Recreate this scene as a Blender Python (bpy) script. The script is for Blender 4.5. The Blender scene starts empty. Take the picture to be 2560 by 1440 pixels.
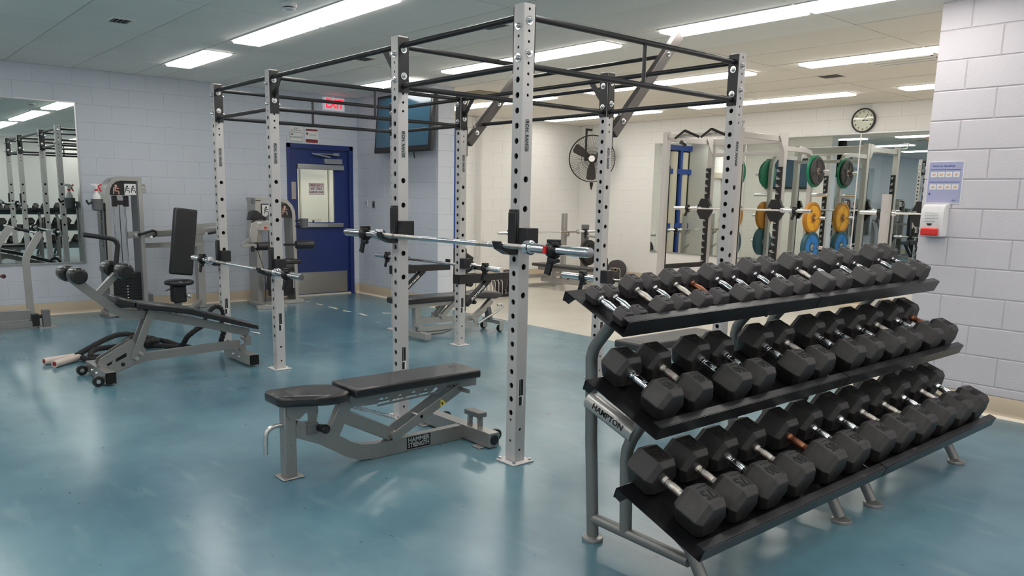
import bpy, math, random
from mathutils import Vector, Matrix
random.seed(7)
S = bpy.context.scene
COL = S.collection
PI = math.pi
# ------------------------------------------------------------------ camera, world, exposure
cam = bpy.data.objects.new('camera', bpy.data.cameras.new('camera')); COL.objects.link(cam)
yaw, pit, rol, HC = -0.8651, 0.1707, 0.0176, 1.4394
fw = Vector((math.sin(yaw)*math.cos(pit), math.cos(yaw)*math.cos(pit), -math.sin(pit)))
rt0 = Vector((math.cos(yaw), -math.sin(yaw), 0)); up0 = rt0.cross(fw)
rt = rt0*math.cos(rol) + up0*math.sin(rol); upv = -rt0*math.sin(rol) + up0*math.cos(rol)
M = Matrix((rt, upv, -fw)).transposed().to_4x4(); M.translation = (0, 0, HC)
cam.matrix_world = M
cam.data.sensor_width = 36; cam.data.lens = 1973.05/2560*36
cam.data.shift_x = (1280-1240.745)/2560; cam.data.shift_y = (836.15-720)/2560
cam.data.clip_start = 0.05
S.camera = cam
S.view_settings.view_transform = 'Standard'; S.view_settings.look = 'None'
S.view_settings.gamma = 1; S.view_settings.use_curve_mapping = False
S.view_settings.exposure = 0.24
w = bpy.data.worlds.new('world'); S.world = w; w.use_nodes = True
w.node_tree.nodes['Background'].inputs[0].default_value = (0.75, 0.85, 1, 1)
w.node_tree.nodes['Background'].inputs[1].default_value = 0.25
PANEL = 9.0           # strength of the ceiling panels
S.cycles.use_denoising = True
S.cycles.max_bounces = 10; S.cycles.diffuse_bounces = 5; S.cycles.glossy_bounces = 6
S.cycles.sample_clamp_indirect = 6

# ------------------------------------------------------------------ materials
def srgb(r, g, b):
    f = lambda c: (c/255/12.92 if c/255 <= 0.04045 else ((c/255+0.055)/1.055)**2.4)
    return (f(r), f(g), f(b), 1)
def mat(name, col, rough=0.5, metal=0.0, noise=0.06, nscale=30, bump=0.0, bscale=200, emit=0, spec=0.5, coat=0):
    m = bpy.data.materials.new(name); m.use_nodes = True
    nt = m.node_tree; N = nt.nodes; L = nt.links; b = N['Principled BSDF']
    b.inputs['Roughness'].default_value = rough; b.inputs['Metallic'].default_value = metal
    b.inputs['Specular IOR Level'].default_value = spec
    b.inputs['Coat Weight'].default_value = coat
    c = srgb(*col)
    tc = N.new('ShaderNodeTexCoord')
    if noise:
        n = N.new('ShaderNodeTexNoise'); n.inputs['Scale'].default_value = nscale; n.inputs['Detail'].default_value = 4
        r = N.new('ShaderNodeMapRange'); r.inputs[3].default_value = 1-noise; r.inputs[4].default_value = 1+noise
        mx = N.new('ShaderNodeMix'); mx.data_type = 'RGBA'; mx.blend_type = 'MULTIPLY'; mx.inputs[0].default_value = 1
        mx.inputs[6].default_value = c
        L.new(tc.outputs['Object'], n.inputs['Vector']); L.new(n.outputs['Fac'], r.inputs[0])
        L.new(r.outputs[0], mx.inputs[7]); L.new(mx.outputs[2], b.inputs['Base Color'])
    else:
        b.inputs['Base Color'].default_value = c
    if bump:
        n2 = N.new('ShaderNodeTexNoise'); n2.inputs['Scale'].default_value = bscale; n2.inputs['Detail'].default_value = 3
        bp = N.new('ShaderNodeBump'); bp.inputs['Strength'].default_value = bump; bp.inputs['Distance'].default_value = 0.002
        L.new(tc.outputs['Object'], n2.inputs['Vector']); L.new(n2.outputs['Fac'], bp.inputs['Height']); L.new(bp.outputs[0], b.inputs['Normal'])
    if emit:
        b.inputs['Emission Color'].default_value = c; b.inputs['Emission Strength'].default_value = emit
    return m
def tint(m, col2, scale, lo, hi, detail=3, stretch=None, coord='Object'):
    """mix a second colour into a material where a noise is high (wear, rust, dirt)"""
    nt = m.node_tree; N = nt.nodes; L = nt.links; b = N['Principled BSDF']
    tc = N.new('ShaderNodeTexCoord'); n = N.new('ShaderNodeTexNoise'); n.inputs['Scale'].default_value = scale; n.inputs['Detail'].default_value = detail
    if stretch:
        mp = N.new('ShaderNodeMapping'); mp.inputs['Scale'].default_value = stretch; mp.inputs['Rotation'].default_value = (0, 0, 0.5)
        L.new(tc.outputs[coord], mp.inputs[0]); L.new(mp.outputs[0], n.inputs['Vector'])
    else: L.new(tc.outputs[coord], n.inputs['Vector'])
    r = N.new('ShaderNodeMapRange'); r.inputs[1].default_value = lo; r.inputs[2].default_value = hi
    mx = N.new('ShaderNodeMix'); mx.data_type = 'RGBA'; mx.inputs[7].default_value = srgb(*col2)
    L.new(n.outputs['Fac'], r.inputs[0]); L.new(r.outputs[0], mx.inputs[0])
    ins = b.inputs['Base Color']
    if ins.links: L.new(ins.links[0].from_socket, mx.inputs[6])
    else: mx.inputs[6].default_value = ins.default_value
    L.new(mx.outputs[2], ins)
    return m
WALLB = mat('wall_paint_blue', (203, 207, 216), 0.5, bump=0.5, bscale=90, noise=0.02)
WALLR = mat('wall_near_pink_cast', (212, 205, 210), 0.5, bump=0.6, bscale=110, noise=0.02)  # pinkish white balance cast put into the paint colour
WALLW = mat('wall_paint_white', (232, 231, 228), 0.5, bump=0.4, bscale=90, noise=0.02)
MORTB = mat('mortar_blue', (196, 200, 209), 0.7); MORTR = mat('mortar_near_pink_cast', (200, 193, 198), 0.7); MORTW = mat('mortar_white', (222, 221, 217), 0.7)  # near mortar carries the same pink cast in its colour
CEIL = mat('ceiling_tile', (240, 236, 230), 0.9, noise=0.03, nscale=8, bump=0.3, bscale=300)
tint(CEIL, (228, 224, 216), 0.35, 0.5, 0.7)
CEILW = mat('ceiling_tile_warm', (236, 230, 220), 0.9, noise=0.03, nscale=8, bump=0.3, bscale=300)
SLOT = mat('ceiling_gap', (70, 68, 64), 0.9)
CREAM = mat('cove_base_tan', (196, 178, 154), 0.45, noise=0.05, nscale=6)
CREAM2 = mat('cove_toe', (226, 214, 196), 0.4)
SILV = mat('silver_paint', (192, 188, 186), 0.32, 0.2, noise=0.03, nscale=12)
SILVD = mat('grey_metal_paint', (152, 150, 147), 0.3, 0.6, noise=0.04, nscale=25)
tint(SILVD, (90, 82, 74), 60, 0.68, 0.74)
SILVM = mat('machine_silver', (172, 170, 166), 0.3, 0.5, noise=0.03)
MDARK = mat('machine_grey_side', (110, 110, 112), 0.4, 0.3)
RACKG = mat('rack_grey', (124, 124, 122), 0.38, 0.5, noise=0.04)
BLACKM = mat('black_powder_coat', (38, 37, 39), 0.38, 0.2, noise=0.08, bump=0.2, bscale=500)
BEAM = mat('bronze_grey_beam', (88, 82, 80), 0.42, 0.3)
SHELF = mat('black_shelf_sheet', (22, 22, 25), 0.3, 0.3, noise=0.1, nscale=10)
tint(SHELF, (92, 90, 90), 9, 0.66, 0.78, 5)
RUBBER = mat('black_rubber', (37, 35, 35), 0.48, noise=0.12, nscale=40, bump=0.4, bscale=400)
tint(RUBBER, (70, 64, 61), 6, 0.5, 0.8)
RUBBERL = mat('dusty_grey_rubber', (66, 62, 63), 0.55, noise=0.1, nscale=40, bump=0.3, bscale=400)
RUBD = mat('recess_shade', (16, 15, 16), 0.8)  # darker colour imitates the shade in the recessed number marks
GLYPHL = mat('raised_number_grey', (120, 116, 116), 0.7)
CHROME = mat('chrome', (225, 225, 228), 0.12, 1.0, noise=0.02)
CHROMER = mat('chrome_knurled_rusty', (196, 190, 184), 0.2, 1.0, noise=0.12, nscale=80, bump=0.35, bscale=900)
tint(CHROMER, (150, 112, 86), 18, 0.55, 0.72)
RUSTY = mat('rusty_steel', (160, 138, 118), 0.4, 0.8, noise=0.15, nscale=30)
COPPER = mat('copper_brown_grip', (150, 100, 74), 0.35, 0.9, noise=0.1)
BOLT = mat('zinc_bolt', (215, 215, 215), 0.22, 1.0, noise=0)
VINYL = mat('black_vinyl', (30, 29, 31), 0.34, noise=0.05, bump=0.15, bscale=350, coat=0.25)
VINYLG = mat('worn_black_vinyl', (56, 55, 58), 0.42, noise=0.05, bump=0.3, bscale=350)
PLAST = mat('black_plastic', (26, 25, 27), 0.35)
REDP = mat('red_plastic', (214, 40, 40), 0.35)
WHITEP = mat('white_plastic', (228, 224, 224), 0.3)
DARK = mat('dark_void', (8, 8, 9), 0.9, noise=0)
BLUEP = mat('blue_door_paint', (34, 52, 112), 0.35, noise=0.06, nscale=3)
BLUEF = mat('blue_frame_paint', (38, 72, 150), 0.4)
STEEL = mat('brushed_steel', (168, 164, 158), 0.32, 0.9, noise=0.06, nscale=4)
ALU = mat('aluminium', (190, 190, 190), 0.3, 0.8)
PAPER = mat('paper', (226, 224, 222), 0.6, noise=0.02)
INK = mat('black_ink', (24, 24, 26), 0.6, noise=0)
INKR = mat('dark_red_ink', (130, 36, 40), 0.6, noise=0)
INKB = mat('blue_ink', (70, 80, 140), 0.6, noise=0)
ROPE = mat('black_rope', (34, 31, 34), 0.85, bump=0.5, bscale=300)
YELL = mat('yellow_plate', (240, 176, 36), 0.4, noise=0.08)
YELLS = mat('yellow_sticker', (236, 206, 40), 0.5)
GREEN = mat('green_plate', (10, 116, 84), 0.4, noise=0.08)
BLUE = mat('blue_plate', (36, 124, 206), 0.4, noise=0.08)
TEAL = mat('dark_teal_rim', (40, 84, 96), 0.55)
CREAMP = mat('cream_locker', (224, 218, 204), 0.5, noise=0.02)
BLIND = mat('cream_blind', (206, 198, 180), 0.6)
STICK = mat('silver_sticker', (166, 168, 170), 0.35, 0.3)
LIGHTM = mat('light_diffuser', (255, 252, 246), 0.5, noise=0, emit=PANEL)
EXITM = mat('exit_sign_white', (215, 215, 220), 0.4, noise=0, emit=0.25)
EXITR = mat('exit_letter_red', (255, 40, 60), 0.4, noise=0, emit=1.3)
SCREEN = mat('tv_screen', (44, 74, 92), 0.12, noise=0.02, emit=0.1)  # teal colour and faint glow stand in for a bluish reflection
PINK = mat('figure_ink', (220, 170, 150), 0.6, noise=0)
POSTER = mat('lilac_poster', (168, 168, 200), 0.3, noise=0.03)
MIRR = bpy.data.materials.new('mirror_glass'); MIRR.use_nodes = True
b = MIRR.node_tree.nodes['Principled BSDF']; b.inputs['Base Color'].default_value = (0.74, 0.79, 0.76, 1); b.inputs['Metallic'].default_value = 1; b.inputs['Roughness'].default_value = 0.0
def thin_glass(name, tintc=(0.96, 1, 0.98, 1)):
    m = bpy.data.materials.new(name); m.use_nodes = True; nt = m.node_tree; N = nt.nodes; L = nt.links
    N.remove(N['Principled BSDF']); o = N['Material Output']
    tr = N.new('ShaderNodeBsdfTransparent'); tr.inputs[0].default_value = tintc
    gl = N.new('ShaderNodeBsdfGlossy'); gl.inputs['Roughness'].default_value = 0.01
    fr = N.new('ShaderNodeFresnel'); fr.inputs[0].default_value = 1.5; mx = N.new('ShaderNodeMixShader')
    L.new(fr.outputs[0], mx.inputs[0]); L.new(tr.outputs[0], mx.inputs[1]); L.new(gl.outputs[0], mx.inputs[2]); L.new(mx.outputs[0], o.inputs[0])
    return m
GLASS = thin_glass('clear_glass')
MESHW = mat('fan_wire', (40, 40, 42), 0.4, 0.5)

def floor_mat(name, c1, c2, c3, warm=False):
    m = bpy.data.materials.new(name); m.use_nodes = True
    nt = m.node_tree; N = nt.nodes; L = nt.links; b = N['Principled BSDF']
    geo = N.new('ShaderNodeNewGeometry')
    n1 = N.new('ShaderNodeTexNoise'); n1.inputs['Scale'].default_value = 0.7; n1.inputs['Detail'].default_value = 5; n1.inputs['Roughness'].default_value = 0.55
    cr = N.new('ShaderNodeValToRGB'); cr.color_ramp.elements[0].position = 0.36; cr.color_ramp.elements[0].color = srgb(*c1)
    cr.color_ramp.elements[1].position = 0.64; cr.color_ramp.elements[1].color = srgb(*c2)
    L.new(geo.outputs['Position'], n1.inputs['Vector']); L.new(n1.outputs['Fac'], cr.inputs[0])
    # brushed scuffs
    mp = N.new('ShaderNodeMapping'); mp.inputs['Scale'].default_value = (1.2, 4.5, 1); mp.inputs['Rotation'].default_value = (0, 0, 0.7)
    n2 = N.new('ShaderNodeTexNoise'); n2.inputs['Scale'].default_value = 2.2; n2.inputs['Detail'].default_value = 7
    L.new(geo.outputs['Position'], mp.inputs[0]); L.new(mp.outputs[0], n2.inputs['Vector'])
    r2 = N.new('ShaderNodeMapRange'); r2.inputs[1].default_value = 0.58; r2.inputs[2].default_value = 0.85; r2.inputs[4].default_value = 0.4
    m1 = N.new('ShaderNodeMix'); m1.data_type = 'RGBA'; m1.inputs[7].default_value = srgb(*c3)
    L.new(r2.outputs[0], m1.inputs[0]); L.new(n2.outputs['Fac'], r2.inputs[0]); L.new(cr.outputs[0], m1.inputs[6])
    # small dark marks
    mp3 = N.new('ShaderNodeMapping'); mp3.inputs['Scale'].default_value = (9, 22, 1); mp3.inputs['Rotation'].default_value = (0, 0, -0.4)
    n3 = N.new('ShaderNodeTexNoise'); n3.inputs['Scale'].default_value = 1.5; n3.inputs['Detail'].default_value = 2
    L.new(geo.outputs['Position'], mp3.inputs[0]); L.new(mp3.outputs[0], n3.inputs['Vector'])
    r3 = N.new('ShaderNodeMapRange'); r3.inputs[1].default_value = 0.735; r3.inputs[2].default_value = 0.77; r3.inputs[4].default_value = 0.75
    m2 = N.new('ShaderNodeMix'); m2.data_type = 'RGBA'; m2.inputs[7].default_value = srgb(64, 70, 72)
    L.new(n3.outputs['Fac'], r3.inputs[0]); L.new(r3.outputs[0], m2.inputs[0]); L.new(m1.outputs[2], m2.inputs[6])
    # brown stains
    n4 = N.new('ShaderNodeTexNoise'); n4.inputs['Scale'].default_value = 2.1; n4.inputs['Detail'].default_value = 4
    mp4 = N.new('ShaderNodeMapping'); mp4.inputs['Location'].default_value = (5.3, 2.2, 0)
    L.new(geo.outputs['Position'], mp4.inputs[0]); L.new(mp4.outputs[0], n4.inputs['Vector'])
    r4 = N.new('ShaderNodeMapRange'); r4.inputs[1].default_value = 0.73; r4.inputs[2].default_value = 0.8; r4.inputs[4].default_value = 0.5
    m3 = N.new('ShaderNodeMix'); m3.data_type = 'RGBA'; m3.inputs[7].default_value = srgb(110, 96, 76)
    L.new(n4.outputs['Fac'], r4.inputs[0]); L.new(r4.outputs[0], m3.inputs[0]); L.new(m2.outputs[2], m3.inputs[6])
    L.new(m3.outputs[2], b.inputs['Base Color'])
    rr = N.new('ShaderNodeMapRange'); rr.inputs[3].default_value = 0.19; rr.inputs[4].default_value = 0.27
    L.new(n2.outputs['Fac'], rr.inputs[0]); L.new(rr.outputs[0], b.inputs['Roughness'])
    bp = N.new('ShaderNodeBump'); bp.inputs['Strength'].default_value = 0.05; bp.inputs['Distance'].default_value = 0.01
    n5 = N.new('ShaderNodeTexNoise'); n5.inputs['Scale'].default_value = 4; n5.inputs['Detail'].default_value = 3
    L.new(geo.outputs['Position'], n5.inputs['Vector']); L.new(n5.outputs['Fac'], bp.inputs['Height']); L.new(bp.outputs[0], b.inputs['Normal'])
    b.inputs['Specular IOR Level'].default_value = 0.85
    return m
FLOORB = floor_mat('blue_epoxy_floor', (68, 106, 123), (100, 137, 150), (128, 150, 157))
FLOORT = floor_mat('tan_floor', (196, 190, 178), (208, 202, 190), (184, 176, 162))

# ------------------------------------------------------------------ geometry helpers
def V(*a): return Vector(a)
def frame(d, up=(0, 0, 1)):
    d = Vector(d).normalized(); up = Vector(up)
    if abs(d.dot(up)) > 0.98*up.length: up = Vector((0, 1, 0)) if abs(d.y) < 0.9 else Vector((1, 0, 0))
    s = d.cross(up).normalized(); u = s.cross(d).normalized()
    return s, u, d
class MB:
    def __init__(s): s.v = []; s.f = []
    def add(s, vs, fs):
        o = len(s.v); s.v += [tuple(p) for p in vs]; s.f += [tuple(i+o for i in f) for f in fs]; return s
    def box(s, c, sz, R=None):
        c = Vector(c); h = [x/2 for x in sz]; vs = []
        for i in (-1, 1):
            for j in (-1, 1):
                for k in (-1, 1):
                    p = Vector((i*h[0], j*h[1], k*h[2]))
                    vs.append(c + (R @ p if R else p))
        return s.add(vs, [(0, 1, 3, 2), (4, 6, 7, 5), (0, 4, 5, 1), (2, 3, 7, 6), (0, 2, 6, 4), (1, 5, 7, 3)])
    def bb(s, x0, x1, y0, y1, z0, z1): return s.box(((x0+x1)/2, (y0+y1)/2, (z0+z1)/2), (abs(x1-x0), abs(y1-y0), abs(z1-z0)))
    def bar(s, p0, p1, w, h, up=(0, 0, 1), open_end=False):
        p0 = Vector(p0); p1 = Vector(p1); a, u, d = frame(p1-p0, up); vs = []
        for p in (p0, p1):
            for i, j in ((-1, -1), (1, -1), (1, 1), (-1, 1)): vs.append(p + a*i*w/2 + u*j*h/2)
        f = [(0, 1, 5, 4), (1, 2, 6, 5), (2, 3, 7, 6), (3, 0, 4, 7), (3, 2, 1, 0)]
        if not open_end: f.append((4, 5, 6, 7))
        return s.add(vs, f)
    def tube(s, p0, p1, r, n=12, r2=None, cap=True):
        p0 = Vector(p0); p1 = Vector(p1); a, u, d = frame(p1-p0); r2 = r if r2 is None else r2; vs = []
        for p, q in ((p0, r), (p1, r2)):
            for i in range(n):
                t = 2*PI*i/n; vs.append(p + (a*math.cos(t) + u*math.sin(t))*q)
        f = [(i, (i+1) % n, n+(i+1) % n, n+i) for i in range(n)]
        if cap: f += [tuple(range(n))[::-1], tuple(range(n, 2*n))]
        return s.add(vs, f)
    def lathe(s, p0, d, prof, n=16, up=(0, 0, 1), cap=True):
        p0 = Vector(p0); a, u, d = frame(d, up); vs = []; m = len(prof)
        for t, r in prof:
            for i in range(n):
                k = 2*PI*i/n; vs.append(p0 + d*t + (a*math.cos(k) + u*math.sin(k))*max(r, 1e-5))
        f = []
        for j in range(m-1):
            f += [(j*n+i, j*n+(i+1) % n, (j+1)*n+(i+1) % n, (j+1)*n+i) for i in range(n)]
        if cap: f += [tuple(range(n))[::-1], tuple(range((m-1)*n, m*n))]
        return s.add(vs, f)
    def path(s, pts, r, n=10, cap=True, sec=None, up=(0, 0, 1)):
        pts = [Vector(p) for p in pts]; m = len(pts); vs = []; pu = Vector(up)
        sec = sec or [(math.cos(2*PI*i/n)*r, math.sin(2*PI*i/n)*r) for i in range(n)]; n = len(sec)
        for i, p in enumerate(pts):
            d0 = (pts[i]-pts[i-1]).normalized() if i else None
            d1 = (pts[i+1]-pts[i]).normalized() if i < m-1 else None
            d = ((d0 or d1) + (d1 or d0)).normalized()
            a = d.cross(pu)
            if a.length < 1e-3: a = d.cross(Vector((0, 1, 0.01)))
            a.normalize(); u = a.cross(d).normalized(); pu = u
            k = 1.0
            if d0 and d1:
                c = max(0.35, math.sqrt(max(0, (1+d0.dot(d1))/2))); k = 1/c
                bend = (d1-d0)
                bn = bend.normalized() if bend.length > 1e-5 else None
            for x, y in sec:
                o = a*x + u*y
                if d0 and d1 and bn: o = o + bn*(o.dot(bn))*(k-1)
                vs.append(p + o)
        f = []
        for j in range(m-1): f += [(j*n+i, j*n+(i+1) % n, (j+1)*n+(i+1) % n, (j+1)*n+i) for i in range(n)]
        if cap: f += [tuple(range(n))[::-1], tuple(range((m-1)*n, m*n))]
        return s.add(vs, f)
    def rpath(s, pts, w, h, up=(0, 0, 1)):
        return s.path(pts, 0, sec=[(-w/2, -h/2), (w/2, -h/2), (w/2, h/2), (-w/2, h/2)], up=up)
    def prism(s, poly, o, eu, ev, en, t):
        """poly in the plane (eu, ev) at o, thickness t along en, centred"""
        o = Vector(o); eu = Vector(eu); ev = Vector(ev); en = Vector(en); n = len(poly)
        vs = [o + eu*x + ev*y - en*t/2 for x, y in poly] + [o + eu*x + ev*y + en*t/2 for x, y in poly]
        f = [tuple(range(n))[::-1], tuple(range(n, 2*n))] + [(i, (i+1) % n, n+(i+1) % n, n+i) for i in range(n)]
        return s.add(vs, f)
    def yz(s, poly, x, t): return s.prism(poly, (x, 0, 0), (0, 1, 0), (0, 0, 1), (1, 0, 0), t)
    def xz(s, poly, y, t): return s.prism(poly, (0, y, 0), (1, 0, 0), (0, 0, 1), (0, -1, 0), t)
    def mesh(s, name, m, smooth=35):
        me = bpy.data.meshes.new(name); me.from_pydata(s.v, [], s.f); me.materials.append(m)
        me.update()
        import bmesh
        bm = bmesh.new(); bm.from_mesh(me); bmesh.ops.recalc_face_normals(bm, faces=bm.faces); bm.to_mesh(me); bm.free()
        if smooth:
            me.shade_smooth(); me.set_sharp_from_angle(angle=math.radians(smooth))
        return me
    def obj(s, name, m, parent=None, bevel=0, seg=2, smooth=35, label=None, world=True):
        return put(name, s.mesh(name, m, smooth), parent, bevel, seg, label, world)
def put(name, me, parent=None, bevel=0, seg=2, label=None, world=True):
    o = bpy.data.objects.new(name, me); COL.objects.link(o)
    if parent:
        o.parent = parent
        if world and parent.parent is None and parent.type == 'EMPTY':
            o.matrix_parent_inverse = (Matrix.Translation(parent.location) @ parent.rotation_euler.to_matrix().to_4x4()).inverted()
    if bevel:
        md = o.modifiers.new('bevel', 'BEVEL'); md.width = bevel; md.segments = seg; md.limit_method = 'ANGLE'; md.angle_limit = math.radians(40)
    if label: o['label'] = label
    return o
def thing(name, label, cat, loc=(0, 0, 0), rz=0, group=None):
    o = bpy.data.objects.new(name, None); COL.objects.link(o); o.location = loc; o.rotation_euler = (0, 0, rz)
    o.empty_display_size = 0.1
    o['label'] = label; o['category'] = cat
    if group: o['group'] = group
    return o
def tag(o, label, cat, group=None):
    o['label'] = label; o['category'] = cat
    if group: o['group'] = group
    return o
def struct(o): o['kind'] = 'structure'; return o
def dup(root, loc, rz=None, label=None, group=None):
    r = root.copy(); COL.objects.link(r); r.location = loc
    if rz is not None: r.rotation_euler = (0, 0, rz)
    if label: r['label'] = label
    if group: r['group'] = group
    for ch in list(root.children):
        c = ch.copy(); COL.objects.link(c); iv = ch.matrix_parent_inverse.copy(); c.parent = r; c.matrix_parent_inverse = iv
        for g in list(ch.children):
            d = g.copy(); COL.objects.link(d); iv = g.matrix_parent_inverse.copy(); d.parent = c; d.matrix_parent_inverse = iv
    return r
def text_mesh(name, txt, size, m, ext=0.0005, align='CENTER', bold=0.0, sx=1.0):
    cu = bpy.data.curves.new(name, 'FONT'); cu.body = txt; cu.size = size; cu.extrude = ext; cu.align_x = align; cu.align_y = 'CENTER'; cu.offset = bold; cu.resolution_u = 2
    cu.space_line = 0.95
    t = bpy.data.objects.new(name, cu)
    me = bpy.data.meshes.new_from_object(t); bpy.data.objects.remove(t); bpy.data.curves.remove(cu)
    if sx != 1: me.transform(Matrix.Diagonal((sx, 1, 1, 1)))
    me.materials.clear(); me.materials.append(m)
    return me
def place(me, o, ex, ey):
    """bake: text x axis -> ex, y axis -> ey at o"""
    ex = Vector(ex).normalized(); ey = Vector(ey).normalized(); ez = ex.cross(ey)
    T = Matrix((ex, ey, ez)).transposed().to_4x4(); T.translation = o; me.transform(T); return me
def text(name, txt, size, m, o, ex, ey, parent, **k):
    return put(name, place(text_mesh(name, txt, size, m, **k), o, ex, ey), parent)

# ------------------------------------------------------------------ room shell
H = 2.836
XL, YT, YC, XB = -10.39, 6.12, 11.35, -10.9
struct(MB().bb(-10.7, 4.6, -5.2, 6.16, -0.12, 0).obj('floor', FLOORB))
fl2 = struct(MB().bb(-11.7, 4.6, 6.16, 11.6, -0.12, 0.001).obj('floor', FLOORT))
def sub_rects(r, holes):
    out = [r]
    for (a, b, c, d) in holes:
        nxt = []
        for (x0, x1, z0, z1) in out:
            if b <= x0 or a >= x1 or d <= z0 or c >= z1: nxt.append((x0, x1, z0, z1)); continue
            if x0 < a: nxt.append((x0, a, z0, z1))
            if x1 > b: nxt.append((b, x1, z0, z1))
            m0, m1 = max(x0, a), min(x1, b)
            if z1 > d: nxt.append((m0, m1, d, z1))
            if z0 < c: nxt.append((m0, m1, z0, c))
        out = nxt
    return out
_bm = {}
def block_mesh(wd, ht, m, key):
    k = (round(wd, 3), round(ht, 3), key)
    if k not in _bm:
        c, p, j = (0.003, 0.003, 0.0012) if key[0] in 'bw' else (0.005, 0.006, 0.0024)
        a, b_, h, t = j, wd-j, j, ht-j
        vs = [(a, 0, h), (b_, 0, h), (b_, 0, t), (a, 0, t), (a+c, -p, h+c), (b_-c, -p, h+c), (b_-c, -p, t-c), (a+c, -p, t-c)]
        fs = [(4, 5, 6, 7), (0, 1, 5, 4), (1, 2, 6, 5), (2, 3, 7, 6), (3, 0, 4, 7), (3, 2, 1, 0)]
        _bm[k] = MB().add(vs, fs).mesh('block', m, smooth=0)
    return _bm[k]
def block_wall(wall, origin, rz, length, holes, m, key, phase=0.0, zmin=0.14, limit=300, show=None):
    """blocks laid on a wall; local x runs along the wall, local -y is the way the wall faces"""
    n = 0; items = []
    k = 0
    while k*0.2032 < H:
        z0, z1 = max(k*0.2032, zmin), min((k+1)*0.2032, H-0.002)
        off = phase + (0.2032 if k % 2 else 0)
        x = off - 0.4064*math.ceil(off/0.4064) 
        while x < length:
            r = (max(x, 0), min(x+0.4064, length), z0, z1)
            if r[1]-r[0] > 0.02 and z1-z0 > 0.02:
                for q in sub_rects(r, holes):
                    if q[1]-q[0] > 0.015 and q[3]-q[2] > 0.015 and (show is None or show(q)): items.append(q)
            x += 0.4064
        k += 1
    R = Matrix.Translation(origin) @ Matrix.Rotation(rz, 4, 'Z')
    items.sort(key=lambda q: (R @ Vector((q[0], 0, q[2]))).length)
    for q in items[:limit]:
        o = bpy.data.objects.new('block', block_mesh(q[1]-q[0], q[3]-q[2], m, key)); COL.objects.link(o)
        o.parent = wall; o.matrix_basis = R @ Matrix.Translation((q[0], 0, q[2]))
    if items[limit:]:
        mb = MB()
        for q in items[limit:]:
            me = block_mesh(q[1]-q[0], q[3]-q[2], m, key); T = R @ Matrix.Translation((q[0], 0, q[2]))
            mb.add([T @ v.co for v in me.vertices], [tuple(p.vertices) for p in me.polygons])
        mb.obj('block', m, wall, smooth=0)['kind'] = 'stuff'
# left wall with the door opening
DY0, DY1, DZ = 4.99, 6.03, 2.145
lw = struct(MB().bb(XL-0.2, XL, -5.2, DY0, 0, H+.1).bb(XL-0.2, XL, DY1, YT+0.25, 0, H+.1).bb(XL-0.2, XL, DY0, DY1, DZ, H+.1).obj('wall_left', MORTB, smooth=0))
block_wall(lw, (XL, -0.4, 0), PI/2, YT+0.4, [(DY0+0.4, DY1+0.4, -1, DZ)], WALLB, 'b', phase=0.12)
# wall with the television and its rounded end
TE = -8.40
tw = struct(MB().bb(XL, TE, YT, YT+0.25, 0, H+.1).obj('wall_back', MORTB, bevel=0.03, seg=4))
block_wall(tw, (XL, YT, 0), 0, TE-XL-0.03, [], WALLB, 'b', phase=0.12)
block_wall(tw, (TE, YT+.0, 0), PI/2, 0.25, [], WALLB, 'b2', phase=0.2)
ws = struct(MB().bb(XL-.1, TE, YT+.251, YT+.262, 0, H+.1).obj('wall_behind', MORTW))
block_wall(ws, (TE, YT+.262, 0), PI, TE-XL, [], WALLW, 'w', phase=.2)
# near wall on the right
NX = -2.44
nw = struct(MB().bb(NX, 4.6, YT, YT+0.22, 0, H+.1).obj('wall_right', MORTR, bevel=0.012))
block_wall(nw, (NX, YT, 0), 0, 3.6, [], WALLR, 'r', phase=0.4064)
struct(MB().bb(4.4, 4.6, -5.2, 11.6, 0, H+.1).obj('wall_far_right', MORTW))
struct(MB().bb(-10.6, 4.6, -5.4, -5.2, 0, H+.1).obj('wall_front', MORTB))
# back room
bw = struct(MB().bb(-11.7, 4.6, YC, YC+0.2, 0, H+.1).obj('wall_clock', MORTW))
MZ0, MZ1, MX0 = 0.56, 2.43, -9.09
block_wall(bw, (XB, YC, 0), 0, 8.6, [(MX0+0.1-XB, 8.6, MZ0+.1, MZ1-.1)], WALLW, 'w', phase=0.1)
sw = struct(MB().bb(XB-0.35, XB, 8.87, YC+0.2, 0, H+.1).bb(-11.7, XB-.3, 8.87, 9.1, 0, H+.1).obj('wall_side', MORTW, bevel=0.03, seg=4))
block_wall(sw, (XB, 8.90, 0), PI/2, YC-8.9, [], WALLW, 'w', phase=0.25)
block_wall(sw, (-11.19, 8.87, 0), 0, 0.27, [], WALLW, 'w3', phase=0.1)
aw = struct(MB().bb(-11.3, -11.05, YT+.27, 7.45, 0, H+.1).bb(-11.3, -11.05, 7.45, 8.9, 2.62, H+.1).bb(-11.3, -11.05, 8.48, 8.9, 0, H+.1).obj('wall_alcove', MORTW))
block_wall(aw, (-11.05, YT+.27, 0), PI/2, 1.05, [], WALLW, 'w4', phase=0.1)
block_wall(aw, (-11.05, 8.485, 0), PI/2, .38, [], WALLW, 'w5', phase=0.1)
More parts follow.
